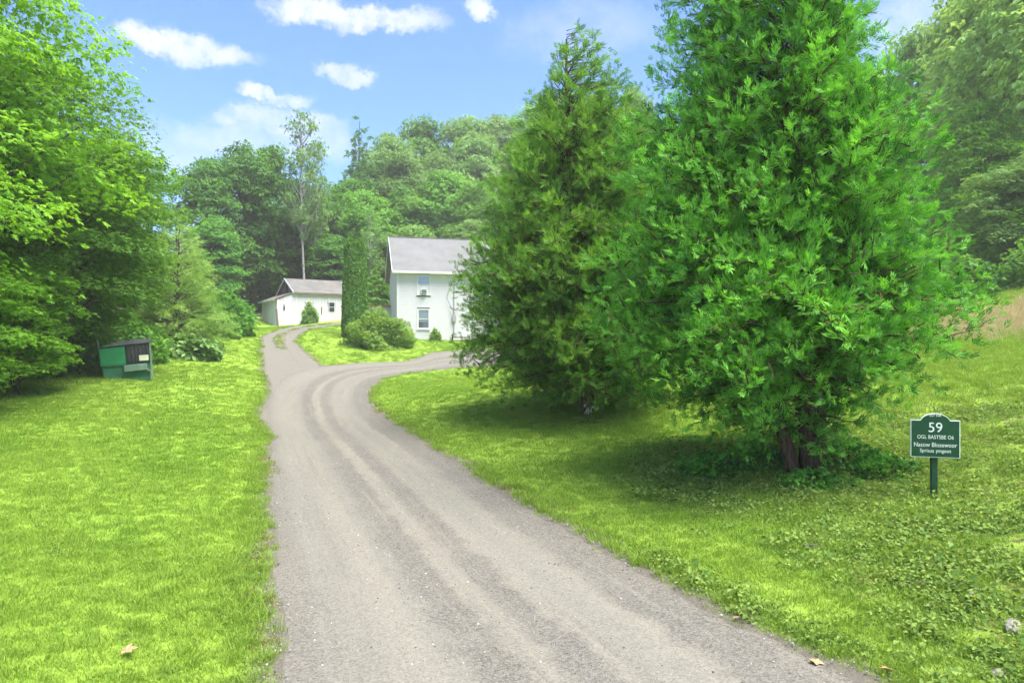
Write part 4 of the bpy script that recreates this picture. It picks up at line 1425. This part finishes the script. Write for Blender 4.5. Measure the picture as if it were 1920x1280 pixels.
# ------------------------------------------------------------------ left tree line
print('left')
big = broadleaf('left_maple', R2(41), 17.5, 6.2, 0.9, 250, 170, 0.21, M['maple_bright'], M['bark'], 0.26, clump=0.27, trunk_r=0.26, limbs=70)
def left(proto, x, y, label, rz=0.0, scale=(1, 1, 1), mat=None, name='maple_tree', group=None):
    return tree(name, proto, gpt(x, y, -0.15), label, 'tree', group, rz, scale, mat)
left(big, -16.5, 16.2, 'tall yellow-green maple with layered sprays at the lawn edge', 0.4)
left(big, -20.8, 18.6, 'green maple filling in behind the tall yellow-green one', 3.3, (1.0, 1.0, 0.95), M['leaf_mid'])
left(big, -17.0, 23.5, 'mid green maple behind the tall yellow-green one', 2.2, (0.82, 0.82, 0.72), M['leaf_mid'])
left(big, -13.4, 10.5, 'low bright maple limb tree hanging in at the lawn corner', 4.0, (0.62, 0.62, 0.62), M['maple_bright'])
left(proto_round, -20.5, 31, 'darker rounded tree behind the dumpster and young pine', 0.3, (0.82, 0.82, 0.66), M['leaf_mid'])
left(proto_layer, -24.5, 41, 'shaded tree filling the gap beyond the young pine', 1.3, (0.9, 0.9, 0.78), M['leaf_deep'])
left(proto_tall, -27.5, 33, 'tall green tree deep in the wood behind the dumpster', 1.9, (1.1, 1.1, 0.95), M['leaf_mid'])
left(proto_tall, -25, 24, 'broad green tree deep in the wood behind the maples', 0.9, (1.2, 1.2, 1.0), M['leaf_deep'])
for x_, y_, sc_, mk_, lb_ in ((-14.8, 20.4, 0.29, 'maple_bright', 'small bright maple sapling at the lawn edge, left of the dumpster'), (-13.9, 16.6, 0.30, 'maple_bright', 'small bright maple sapling at the picture edge'),
                              (-17.4, 21.8, 0.36, 'maple_bright', 'bright maple sapling between the tall maple and the dumpster'), (-15.0, 13.6, 0.40, 'leaf_mid', 'green maple sapling low at the picture edge'),
                              (-17.6, 26.4, 0.42, 'leaf_mid', 'green maple sapling right behind the dumpster'), (-18.6, 21.5, 0.45, 'leaf_deep', 'dark maple sapling in the shade of the tall maple')):
    left(proto_layer, x_, y_, lb_, x_ * 3, (sc_ * 1.15, sc_ * 1.15, sc_), M[mk_], 'maple_sapling', 'saplings under the left trees')
young = conifer('young_pine', R2(43), 6.6, lambda h: cone(h, 6.6, 2.5) + 0.15, 150, 0.4, M['pine'], M['bark'], spray=0.36, kind='needles', rise=0.62, droop=0.25, inner=0.3, twig_step=0.2, spray_step=0.17, bump=0.14, trunk_r=0.09, upright=0.2)
yp = hit(345, 655)
tree('pine_tree', young, gpt(yp[0] - 0.5, yp[1] + 0.4, -0.1), 'young feathery pale pine beyond the dumpster', scale=(1.12, 1.12, 1.05))
tree('pine_tree', young, gpt(yp[0] - 2.6, yp[1] + 4.5, -0.1), 'second young pine, half hidden behind the pale one', rz=1.1, scale=(1.0, 1.0, 1.15), mat=M['pine'])

# ------------------------------------------------------------------ shrubs and hedges
def shrub(name, label, loc, r_, rx, ry, h, n, leaf, mat, kind='cluster', group=None, stems=9, tintc=0.5, top_tint=0.0, cat='shrub'):
    temps = [leaf_template(kind, r_) for _ in range(4)]
    d = rand_dirs(r_, n)
    d[:, 2] = np.abs(d[:, 2]) * 1.1 - 0.08
    q = r_.uniform(0.45, 1.0, n) ** 0.5
    lob = 1 + 0.16 * np.sin(d[:, 0] * 6 + 1) * np.cos(d[:, 1] * 7) + 0.12 * np.sin(d[:, 2] * 9 + d[:, 0] * 5)
    pos = d * (q * lob)[:, None] * np.array([rx, ry, h])
    pos[:, 2] = np.maximum(pos[:, 2], 0.03)
    up = d + np.array([0, 0, 0.7]) + r_.normal(0, 0.35, (n, 3))
    fw = d * np.array([1, 1, 0.6]) + r_.normal(0, 0.5, (n, 3)) + np.array([0, 0, 0.1])
    ti = np.clip(tintc + r_.normal(0, 0.16, n) + 0.25 * np.sin(pos[:, 0] * 4 / rx) * np.cos(pos[:, 2] * 5 / h), 0, 1)
    e = empty(name, loc)
    tag(e, label, cat, group)
    c = link('foliage', leaf_mesh(name + '_foliage', mat, [scatter(temps, pos, fw, up, leaf * r_.uniform(0.7, 1.3, n), ti, r_)]), e)
    c['kind'] = 'stuff'
    tb = Tubes()
    for _ in range(stems):
        a = r_.uniform(0, 6.28)
        tip = np.array([math.cos(a) * rx * r_.uniform(0.2, 0.75), math.sin(a) * ry * r_.uniform(0.2, 0.75), h * r_.uniform(0.55, 0.9)])
        tb.add(np.array([[0.05 * math.cos(a), 0.05 * math.sin(a), -0.15], tip * np.array([0.4, 0.4, 0.5]), tip]), [0.028, 0.018, 0.006], 5)
    link('stems', tb.mesh(name + '_stems', M['bark']), e)
    return e


rs = R2(51)
b0 = on_ground(703, 655)
shrub('round_shrub', 'large mounded green shrub on the lawn in front of the house', (b0.x, b0.y + 1.2, b0.z), rs, 2.3, 1.9, 2.45, 7500, 0.22, M['shrub'], tintc=0.62)
b0 = P(581, 607, 60.2)
shrub('pale_shrub', 'small pale leafy shrub against the barn wall', (b0.x, b0.y, float(gz(b0.x, b0.y)) - 0.05), rs, 0.72, 0.6, 1.75, 900, 0.28, M['leaf_pale'], tintc=0.8, stems=5)
b0 = P(816, 639, 51.6)
shrub('foundation_shrub', 'small upright shrub at the foot of the house wall', (b0.x, b0.y + 0.0, float(gz(b0.x, b0.y)) - 0.05), rs, 0.42, 0.4, 0.95, 500, 0.22, M['shrub'], tintc=0.5, stems=5)
b0 = on_ground(333, 674)
shrub('knotweed_shrub', 'broad-leaved low thicket beside the dumpster', (b0.x, b0.y + 1.1, b0.z), rs, 1.55, 1.2, 1.15, 1500, 0.34, M['knotweed'], 'broad', tintc=0.6, stems=14)
USL = ('green shrub at the picture edge behind the low clumps', 'pale green shrub behind the middle low clump', 'pale green shrub just behind the low clump nearest the dumpster', 'green shrub rising right behind the dumpster',
       'green shrub past the picture edge at the lawn corner', 'dark shrub past the picture edge, outermost at the lawn corner', 'dark shrub beyond the young pine, at the lawn edge', 'dark shrub between the young pine and the barn')
for i, (px, py, w, h, mk) in enumerate(((30, 716, 1.3, 0.9, 'leaf_mid'), (95, 708, 1.3, 1.0, 'knotweed'), (160, 704, 1.2, 1.1, 'knotweed'), (0, 700, 1.7, 2.4, 'knotweed'), (80, 690, 1.8, 2.8, 'leaf_pale'), (170, 688, 1.7, 2.3, 'leaf_pale'),
                                        (235, 684, 1.6, 2.2, 'leaf_mid'), (-60, 722, 1.8, 2.2, 'leaf_mid'), (-160, 735, 2.0, 2.6, 'leaf_deep'), (412, 634, 1.3, 1.9, 'leaf_deep'), (425, 630, 1.8, 2.8, 'leaf_deep'))):
    b0 = on_ground(px, py)
    nm, lb, gr = ('fern_clump', 'low broad-leaved clump along the lawn edge, %s from the dumpster' % ORD[2 - i], 'low clumps along the lawn edge') if h < 1.2 else (
        'understory_shrub', USL[i - 3], 'undergrowth shrubs at the tree line')
    shrub(nm, lb, (b0.x - 0.5, b0.y + w * 0.75, b0.z - 0.05), R2(60 + i), w, w, h, 1100 if h > 1.2 else 700, 0.36 if h > 1.2 else 0.30, M[mk], 'cluster' if h > 1.2 else 'broad', gr, cat='shrub' if h > 1.2 else 'plant')
UBL = ('dark bush beside the barn lean-to', 'taller dark bush behind the barn lean-to', 'dark bush behind the barn roof', 'dark bush behind the column hedge', 'upright green bush between column hedge and house', 'high dark bush behind the barn, near the hedge', 'dark bush behind the bare pale trunk')
for i, (px, Y, w, h) in enumerate(((432, 63, 2.0, 2.6), (466, 73, 2.6, 4.5), (600, 73, 3.0, 3.6), (650, 70, 2.6, 3.4), (705, 66, 1.8, 4.4), (630, 76, 3.0, 5.0), (560, 75, 3.0, 4.4))):
    X = (px - 960) / F * Y
    shrub('woodland_shrub', UBL[i], gpt(X, Y, -0.1), R2(90 + i), w, w, h, 700, 0.6, M['leaf_deep'] if i != 4 else M['leaf_mid'], 'cluster', 'shrubs at the wood edge')
for i, (x, y, w, h) in enumerate(((19.5, 29.5, 1.6, 2.0), (22.5, 28.6, 1.8, 2.4), (26.0, 28.0, 2.0, 2.6), (17.2, 31.5, 1.5, 1.8))):
    shrub('scrub_bush', 'scrub bush on the crest of the bank, %s from the cedar' % ORD[(1, 2, 3, 0)[i]], gpt(x, y, -0.1), R2(110 + i), w, w, h, 900, 0.36, M['leaf_mid'] if i % 2 else M['leaf_deep'], 'cluster', 'scrub along the bank')

UC = ('behind the two stems', 'in front of the thicker stem', 'left of the leaning stem', 'furthest left of the stems', 'towards the address sign', 'right of the thicker stem')
for i, (px, py, w, h) in enumerate(((1500, 850, 1.0, 0.55), (1530, 915, 0.62, 0.30), (1425, 880, 0.75, 0.48), (1340, 890, 0.7, 0.36), (1660, 890, 0.6, 0.34), (1590, 880, 0.7, 0.50))):
    b0 = on_ground(px, py)
    shrub('undergrowth_plant', 'low dark leafy plant under the largest cedar, ' + UC[i], (b0.x, b0.y, b0.z - 0.03), R2(140 + i), w, w * 0.7, h, 420, 0.11, M['cedar'], 'cluster', 'plants under the largest cedar', stems=6, tintc=0.3, cat='plant')

# clipped two-headed column hedge
rc = R2(71)
n = 12000
cb = P(666, 618, 49.0)
cz = float(gz(cb.x, cb.y))
Hc = CAMZ + (640 - 446) / F * 49 - cz
wd = 24.5 / F * 49
zz = rc.uniform(0, 1, n)
az = rc.uniform(0, 2 * np.pi, n)
rr = wd * np.interp(zz, [0, 0.1, 0.4, 0.75, 0.9, 1.0], [0.95, 1.0, 1.0, 0.86, 0.74, 0.62]) * rc.uniform(0.88, 1.02, n) * (1 + 0.03 * np.sin(az * 4 + zz * 9))
pos = np.stack([rr * np.cos(az), rr * np.sin(az) * 0.9, zz * (Hc - 0.35)], 1)
heads = []
for hx in (-0.38, 0.36):
    m = 1800
    d = rand_dirs(rc, m)
    heads.append(np.stack([hx + d[:, 0] * 0.40, d[:, 1] * 0.5, Hc - 0.75 + d[:, 2] * 0.78], 1))
pos = np.vstack([pos] + heads)
nrm = np.stack([pos[:, 0], pos[:, 1], np.full(len(pos), 0.45)], 1)
fwd = np.array([0, 0, 0.9]) + nrm * 0.5 + rc.normal(0, 0.3, nrm.shape)
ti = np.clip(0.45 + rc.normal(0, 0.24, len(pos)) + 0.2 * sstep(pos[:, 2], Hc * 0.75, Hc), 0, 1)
hedge = empty('column_hedge', (cb.x, cb.y, cz - 0.05))
tag(hedge, 'tall clipped columnar arborvitae with two rounded tops', 'tree')
tp = [leaf_template('broad', rc) for _ in range(4)]
o = link('crown', leaf_mesh('column_crown', M['column'], [scatter(tp, pos, fwd, nrm + rc.normal(0, 0.3, nrm.shape), 0.20 * rc.uniform(0.7, 1.2, len(pos)), ti, rc)]), hedge)
o['kind'] = 'stuff'
tb = Tubes()
for hx in (-0.2, 0.2):
    tb.add(np.array([[hx, 0, -0.3], [hx * 1.2, 0, Hc * 0.5], [hx * 1.6, 0, Hc * 0.9]]), [0.14, 0.1, 0.03], 8)
link('trunk', tb.mesh('column_trunk', M['bark_cedar']), hedge)

# small white-flowering weed by the second cedar, broad-leaved weeds at the cedar's foot
wp = on_ground(1103, 792)
wr = R2(81)
wf = empty('flowering_weed', wp)
tag(wf, 'small white-flowering weed in the grass under the olive cedar', 'plant')
tb = Tubes()
Cs, Fs = [], []
for i in range(6):
    a, l = wr.uniform(0, 6.28), wr.uniform(0.05, 0.16)
    tip = np.array([math.cos(a) * l, math.sin(a) * l, wr.uniform(0.22, 0.44)])
    tb.add(np.array([[0, 0, -0.03], tip * [0.3, 0.3, 0.55], tip]), [0.006, 0.005, 0.003], 5)
    for k_ in range(7):
        Cs.append(tip + wr.normal(0, 0.025, 3))
        Fs.append(wr.normal(0, 1, 3))
Cs, Fs = np.array(Cs), np.array(Fs)
link('stems', tb.mesh('weed_stems', M['stem']), wf)
link('petals', leaf_mesh('weed_petals', M['flower'], [scatter([leaf_template('single', wr)], Cs, Fs, np.tile([0, 0, 1.0], (len(Cs), 1)) + wr.normal(0, 0.4, Cs.shape), np.full(len(Cs), 0.06), wr.uniform(0, 1, len(Cs)), wr)]), wf)
Cs = wr.normal(0, 0.08, (26, 3)) + [0, 0, 0.12]
link('leaves', leaf_mesh('weed_leaves', M['weed_leaf'], [scatter([leaf_template('single', wr)], Cs, wr.normal(0, 1, Cs.shape), np.tile([0, 0, 1.0], (26, 1)), np.full(26, 0.10), wr.uniform(0, 1, 26), wr)]), wf)

# ------------------------------------------------------------------ grass, weeds, gravel, litter
print('grass')


def tuft(name, r, n, rad, h0, h1, w, mat, lean=0.5, tm=0.55):
    V, Q, T = [], [], []
    for i in range(n):
        a = r.uniform(0, 6.28)
        b = np.array([math.cos(a), math.sin(a), 0]) * rad * math.sqrt(r.uniform(0, 1))
        d = r.uniform(0, 6.28)
        side = np.array([math.cos(d), math.sin(d), 0]) * w * r.uniform(0.7, 1.3)
        la = r.uniform(0, 6.28)
        L = np.array([math.cos(la), math.sin(la), 0]) * lean * r.uniform(0.3, 1.2)
        h = r.uniform(h0, h1)
        mid = b + np.array([0, 0, h * 0.6]) + L * h * 0.4
        tip = b + np.array([0, 0, h * (1 - 0.25 * lean)]) + L * h
        k = len(V)
        V += [b - side, b + side, mid + side * 0.75, mid - side * 0.75, tip + side * 0.08, tip - side * 0.08]
        Q += [(k, k + 1, k + 2, k + 3), (k + 3, k + 2, k + 4, k + 5)]
        t_ = np.clip(r.normal(tm, 0.2), 0, 1)
        T += [t_, t_]
    return mesh_np(name, np.array(V), np.array(Q), [mat], tint=T)


def weed(name, r, n, rad, h, leaf, mat):
    c = np.stack([r.normal(0, rad, n), r.normal(0, rad, n), r.uniform(0.15, 1, n) * h], 1)
    f = c * [1, 1, 0] + r.normal(0, 0.06, (n, 3))
    u = np.tile([0, 0, 1.0], (n, 1)) + r.normal(0, 0.35, (n, 3))
    ti = np.clip(r.normal(r.uniform(0.25, 0.75), 0.22, n), 0, 1)
    return leaf_mesh(name, mat, [scatter([leaf_template('broad', r)], c, f, u, leaf * r.uniform(0.6, 1.3, n), ti, r)])


def pebble(name, r, mat):
    import bmesh
    bm = bmesh.new()
    bmesh.ops.create_icosphere(bm, subdivisions=1, radius=1.0)
    for v in bm.verts:
        v.co *= r.uniform(0.7, 1.2)
        v.co.z *= 0.6
    me = bpy.data.meshes.new(name)
    bm.to_mesh(me)
    bm.free()
    me.materials.append(mat)
    return me


def instancer(name, pts, rot, scl, idx, meshes, label, cat=None):
    """one stuff object: meshes stamped on points by geometry nodes"""
    me = bpy.data.meshes.new(name)
    me.vertices.add(len(pts))
    me.vertices.foreach_set('co', np.asarray(pts, np.float32).ravel())
    a = me.attributes.new('rot', 'FLOAT_VECTOR', 'POINT')
    a.data.foreach_set('vector', np.asarray(rot, np.float32).ravel())
    a = me.attributes.new('scl', 'FLOAT', 'POINT')
    a.data.foreach_set('value', np.asarray(scl, np.float32))
    a = me.attributes.new('pick', 'INT', 'POINT')
    a.data.foreach_set('value', np.asarray(idx, np.int32))
    o = link(name, me)
    tag(o, label, cat, kind='stuff')
    ng = bpy.data.node_groups.new(name, 'GeometryNodeTree')
    ng.interface.new_socket('Geometry', in_out='INPUT', socket_type='NodeSocketGeometry')
    ng.interface.new_socket('Geometry', in_out='OUTPUT', socket_type='NodeSocketGeometry')
    N, L = ng.nodes, ng.links
    gi, go = N.new('NodeGroupInput'), N.new('NodeGroupOutput')
    jn = N.new('GeometryNodeJoinGeometry')
    for m in reversed(meshes):
        src = bpy.data.objects.new(m.name, m)
        oi = N.new('GeometryNodeObjectInfo')
        oi.inputs['Object'].default_value = src
        ti_ = N.new('GeometryNodeGeometryToInstance')
        L.new(oi.outputs['Geometry'], ti_.inputs[0])
        L.new(ti_.outputs[0], jn.inputs[0])
    ip = N.new('GeometryNodeInstanceOnPoints')
    ip.inputs['Pick Instance'].default_value = True

    def attr(nm, typ):
        nd = N.new('GeometryNodeInputNamedAttribute')
        nd.data_type = typ
        nd.inputs[0].default_value = nm
        return nd.outputs[0]
    L.new(gi.outputs[0], ip.inputs['Points'])
    L.new(jn.outputs[0], ip.inputs['Instance'])
    L.new(attr('pick', 'INT'), ip.inputs['Instance Index'])
    e2r = N.new('FunctionNodeEulerToRotation')
    L.new(attr('rot', 'FLOAT_VECTOR'), e2r.inputs[0])
    L.new(e2r.outputs[0], ip.inputs['Rotation'])
    L.new(attr('scl', 'FLOAT'), ip.inputs['Scale'])
    L.new(ip.outputs[0], go.inputs[0])
    md = o.modifiers.new('scatter', 'NODES')
    md.node_group = ng
    return o


def sample_ground(n, y0, y1, r, wide=1.0, power=1.0):
    """points on the visible wedge in front of the camera"""
    y = y0 + (y1 - y0) * r.uniform(0, 1, n) ** power
    x = r.uniform(-1, 1, n) * wide * (0.82 * y + 1.5)
    return x, y


def blades():
    r = R2(201)
    X, Y, S = [], [], []
    for y0, y1, dens, sc in ((3.4, 8, 330, 1.0), (8, 13, 200, 1.15), (13, 21, 110, 1.3), (21, 32, 60, 1.5), (32, 58, 26, 1.7)):
        area = 0.82 * (y1 ** 2 - y0 ** 2) + 3 * (y1 - y0)
        n = int(area * dens)
        y = np.sqrt(r.uniform(y0 ** 2, y1 ** 2, n))
        x = r.uniform(-1, 1, n) * (0.82 * y + 1.5)
        X.append(x)
        Y.append(y)
        S.append(np.full(n, sc))
    x, y, s = map(np.concatenate, (X, Y, S))
    g = look(gsoft, x, y)
    wm = weed_mask(x, y)
    fm = forest_mask(x, y)
    k = r.uniform(0, 1, len(x))
    nz = noise2(x, y, 1.1, 77)
    edge = sstep(g, 0.78, 0.30 + 0.3 * nz)
    ok = (k < edge) & (fm < 0.5) & (r.uniform(0, 1, len(x)) > 0.95 * wm * sstep(noise2(x, y, 1.6, 31), 0.22, 0.52)) & (g < 0.72)
    x, y, s, wm = x[ok], y[ok], s[ok], wm[ok]
    dm = dry_mask(x, y)
    return x, y, s, wm, dm


gr_ = R2(203)
tufts = [tuft('grass_tuft', R2(301 + i), 30, 0.085, 0.018, 0.05, 0.0026, M['lawn_blade'], 0.9) for i in range(4)]
tufts += [tuft('grass_tuft_long', R2(321 + i), 26, 0.07, 0.05, 0.13, 0.003, M['lawn_blade'], 0.8) for i in range(2)]
tufts += [tuft('grass_tuft_dry', R2(331), 22, 0.09, 0.10, 0.24, 0.0035, M['dry_blade'], 0.5)]
tufts += [tuft('grass_tuft_brown', R2(335), 26, 0.09, 0.02, 0.06, 0.003, M['straw'], 0.9)]
tufts += [tuft('grass_tuft_dark', R2(341 + i), 30, 0.085, 0.018, 0.055, 0.0026, M['lawn_blade'], 0.9, 0.22) for i in range(2)]  # darker blades for the mowing streaks
gx_, gy_, gs_, gw_, gd_ = blades()
n = len(gx_)
pick = gr_.integers(0, 4, n)
longp = np.clip(0.05 + 0.6 * gw_ + 0.55 * sstep(gx_, 6, 12) * sstep(gy_, 9, 14) + 0.25 * sstep(look(gsoft, gx_, gy_), 0.02, 0.2), 0, 0.85)
pick = np.where(gr_.uniform(0, 1, n) < longp, gr_.integers(4, 6, n), pick)
pick = np.where(gr_.uniform(0, 1, n) < gd_ * 1.2, 6, pick)
mow = noise2(gx_ * 0.9 + gy_ * 0.35, gy_ * 0.16 - gx_ * 0.05, 0.9, 91) * 0.7 + noise2(gx_, gy_, 0.45, 92) * 0.3
pick = np.where((pick < 4) & (gr_.uniform(0, 1, n) < 0.85 * sstep(mow, 0.42, 0.66)), gr_.integers(8, 10, n), pick)
brownish = sstep(noise2(gx_, gy_, 0.9, 63), 0.60, 0.75) * np.maximum(gw_, 0.6 * sstep(look(gsoft, gx_, gy_), 0.05, 0.3))
pick = np.where((gr_.uniform(0, 1, n) < 0.55 * brownish), 7, pick)
rot = np.stack([gr_.normal(0, 0.10, n), gr_.normal(0, 0.10, n), gr_.uniform(0, 6.28, n)], 1)
gscale = gs_ * gr_.uniform(0.7, 1.3, n) * (0.75 + 0.5 * noise2(gx_, gy_, 0.8, 12))
instancer('lawn_grass', np.stack([gx_, gy_, gz(gx_, gy_) - 0.004], 1), rot, gscale, pick, tufts, 'mown yellow-green grass of the lawn')
print('grass tufts', n)

wr2 = R2(401)
weeds = [weed('weed_patch', R2(410 + i), (36, 44, 30, 52, 34)[i], (0.06, 0.07, 0.05, 0.08, 0.09)[i], (0.05, 0.07, 0.04, 0.08, 0.12)[i], (0.022, 0.028, 0.018, 0.025, 0.046)[i], M['weed_leaf']) for i in range(5)]
x, y = [], []
for y0, y1, dens in ((3.4, 8, 190), (8, 14, 110), (14, 22, 25)):
    nn = int((0.82 * (y1 ** 2 - y0 ** 2) + 3 * (y1 - y0)) * dens)
    yy = np.sqrt(wr2.uniform(y0 ** 2, y1 ** 2, nn))
    x.append(wr2.uniform(-1, 1, nn) * (0.82 * yy + 1.5))
    y.append(yy)
x, y = np.concatenate(x), np.concatenate(y)
near_edge = sstep(look(gsoft, x, y), 0.03, 0.22) * 0.55
clover = 0.40 * sstep(noise2(x, y, 0.7, 55), 0.50, 0.72) * sstep(10 - y, 0, 4)
pr_ = np.clip(weed_mask(x, y) * sstep(noise2(x, y, 1.3, 8), 0.36, 0.58) + near_edge + clover, 0, 1)
ringd = np.hypot(x - CP1.x, (y - CP1.y) * 1.0)
pr_ = np.maximum(pr_, 0.75 * sstep(3.6 - ringd, 0, 1.4))
ok = (wr2.uniform(0, 1, len(x)) < pr_) & (look(gsoft, x, y) < 0.42) & (forest_mask(x, y) < 0.5)
x, y = x[ok], y[ok]
n = len(x)
instancer('ground_weeds', np.stack([x, y, gz(x, y) - 0.003], 1), np.stack([wr2.normal(0, 0.1, n), wr2.normal(0, 0.1, n), wr2.uniform(0, 6.28, n)], 1), wr2.uniform(0.6, 1.35, n) * np.where(x > 1.5, 1.1, 0.7),
          np.where(x > 1.5, wr2.integers(0, 5, n), wr2.integers(0, 3, n)), weeds, 'leafy broad weeds creeping over the bank and drive edges')
print('weeds', n)

M['pebble_a'] = plain('pebble_grey', (0.24, 0.23, 0.21), 0.9, 0.2, var=0.3)
M['pebble_b'] = plain('pebble_dark', (0.10, 0.093, 0.085), 0.9, 0.2, var=0.3)
M['pebble_c'] = plain('pebble_light', (0.40, 0.38, 0.34), 0.9, 0.2, var=0.2)
pbs = [pebble('pebble', R2(500 + i), M[k_]) for i, k_ in enumerate(('pebble_a', 'pebble_b', 'pebble_c', 'pebble_a'))]
pr3 = R2(511)
nn = 60000
yy = np.sqrt(pr3.uniform(3.4 ** 2, 15 ** 2, nn))
xx = pr3.uniform(-1, 1, nn) * (0.82 * yy + 1)
g = look(gsoft, xx, yy)
uu = (g > 0.30) & (pr3.uniform(0, 1, nn) < np.where(g < 0.85, 0.9, 0.30))
xx, yy = xx[uu], yy[uu]
n = len(xx)
instancer('loose_gravel', np.stack([xx, yy, gz(xx, yy) + 0.024], 1), np.stack([pr3.normal(0, 0.3, n), pr3.normal(0, 0.3, n), pr3.uniform(0, 6.28, n)], 1), 0.0035 + 0.010 * pr3.uniform(0, 1, n) ** 4, pr3.integers(0, 4, n), pbs, 'loose crushed stone on the drive')
print('pebbles', n)

# fallen leaves, stones and sticks that can be told apart
def fallen_leaf(px, py, size, rz, label, seed, dz=0.045):
    r = R2(seed)
    pts = []
    lobes = 5
    for k_ in range(lobes * 2 + 1):
        a = R(-150) + k_ / (lobes * 2) * R(300)
        rad = size * (1.0 if k_ % 2 else 0.55) * r.uniform(0.8, 1.15) * (0.75 if abs(a) > 2 else 1)
        pts.append((math.cos(a) * rad, math.sin(a) * rad * 0.9, 0.012 + abs(math.sin(a * 1.5)) * size * 0.22 * r.uniform(0.5, 1.2)))
    v = [(0, 0, 0.01)] + pts
    f = [(0, i, i + 1) for i in range(1, len(pts))]
    me = bpy.data.meshes.new('fallen_leaf')
    me.from_pydata(v, [], f)
    a = me.attributes.new('tint', 'FLOAT', 'FACE')
    a.data.foreach_set('value', [r.uniform(0.2, 0.9) for _ in f])
    me.materials.append(M['leaf_dead'])
    o = link('fallen_leaf', me)
    p = on_ground(px, py)
    o.location = (p.x, p.y, p.z + dz)
    o.rotation_euler = (R(8), R(-6), rz)
    tag(o, label, 'leaf')
    sol = o.modifiers.new('thickness', 'SOLIDIFY')
    sol.thickness = 0.002


fallen_leaf(237, 1233, 0.085, 0.4, 'large curled tan leaf lying in the lawn grass', 1)
fallen_leaf(1532, 1252, 0.075, 2.0, 'pale tan lobed leaf at the gravel edge', 2, 0.016)
fallen_leaf(1665, 1268, 0.06, 3.1, 'faded leaf among the weeds beside the gravel edge', 3)
fallen_leaf(1765, 1060, 0.05, 1.0, 'small brown leaf on the weedy bank below the sign', 4)
fallen_leaf(1380, 1165, 0.04, 5.0, 'small orange-brown leaf where weeds meet the drive', 5, 0.02)


def rock(px, py, s, label, seed):
    import bmesh
    r = R2(seed)
    bm = bmesh.new()
    bmesh.ops.create_icosphere(bm, subdivisions=2, radius=1.0)
    for v in bm.verts:
        d = v.co.normalized()
        v.co = d * (1 + 0.18 * math.sin(3 * d.x + seed) + 0.14 * math.sin(4 * d.y + 2 * seed) + r.uniform(-0.06, 0.06))
        v.co.x *= s * 1.2
        v.co.y *= s * 0.9
        v.co.z *= s * 0.6
    me = bpy.data.meshes.new('stone')
    bm.to_mesh(me)
    bm.free()
    me.materials.append(M['stone'])
    o = link('stone', me)
    p = on_ground(px, py)
    o.location = (p.x, p.y, p.z + s * 0.25)
    o.rotation_euler = (0, 0, seed)
    tag(o, label, 'stone')


rock(1822, 1122, 0.075, 'pale angular stone among the weeds on the bank', 3)
rock(1898, 1180, 0.085, 'flat tan stone at the picture edge on the bank', 4)
rock(1745, 1142, 0.05, 'small pale stone half buried in the weedy bank', 5)
rock(1870, 1268, 0.05, 'rounded whitish stone in the lowest corner of the bank', 6)

# twigs on the bank
def twig(px, py, L, rz, label, seed):
    r = R2(seed)
    t_ = np.linspace(-0.5, 0.5, 7)
    pts = np.stack([t_ * L, np.cumsum(r.normal(0, 0.02, 7)), 0.03 + 0.02 * r.uniform(0, 1, 7)], 1)
    tb = Tubes()
    tb.add(pts, np.linspace(0.016, 0.006, 7), 6)
    o = link('fallen_branch', tb.mesh('fallen_branch', M['bark']))
    p = on_ground(px, py)
    o.location = (p.x, p.y, p.z + 0.01)
    o.rotation_euler = (0, 0, rz)
    tag(o, label, 'branch')


twig(1755, 1098, 0.55, 0.15, 'dark broken stick lying on the bank below the sign', 2)
twig(1525, 1028, 0.25, 0.5, 'short dark twig in the grass between cedar and drive', 3)

# ------------------------------------------------------------------ the air
hz = MB().box(-275, 275, -125, 345, -6, 75).build('haze', M['dark'])
hm = bpy.data.materials.new('haze')
hm.use_nodes = True
ht = NT(hm.node_tree)
pv = ht.n('ShaderNodeVolumePrincipled', {'Color': (1.0, 0.98, 0.90, 1.0), 'Density': HAZE, 'Anisotropy': 0.2})
ht.n('ShaderNodeOutputMaterial', {'Volume': pv.outputs[0]})
hz.data.materials.clear()
hz.data.materials.append(hm)
tag(hz, 'thin bright summer haze over the whole valley', kind='stuff')
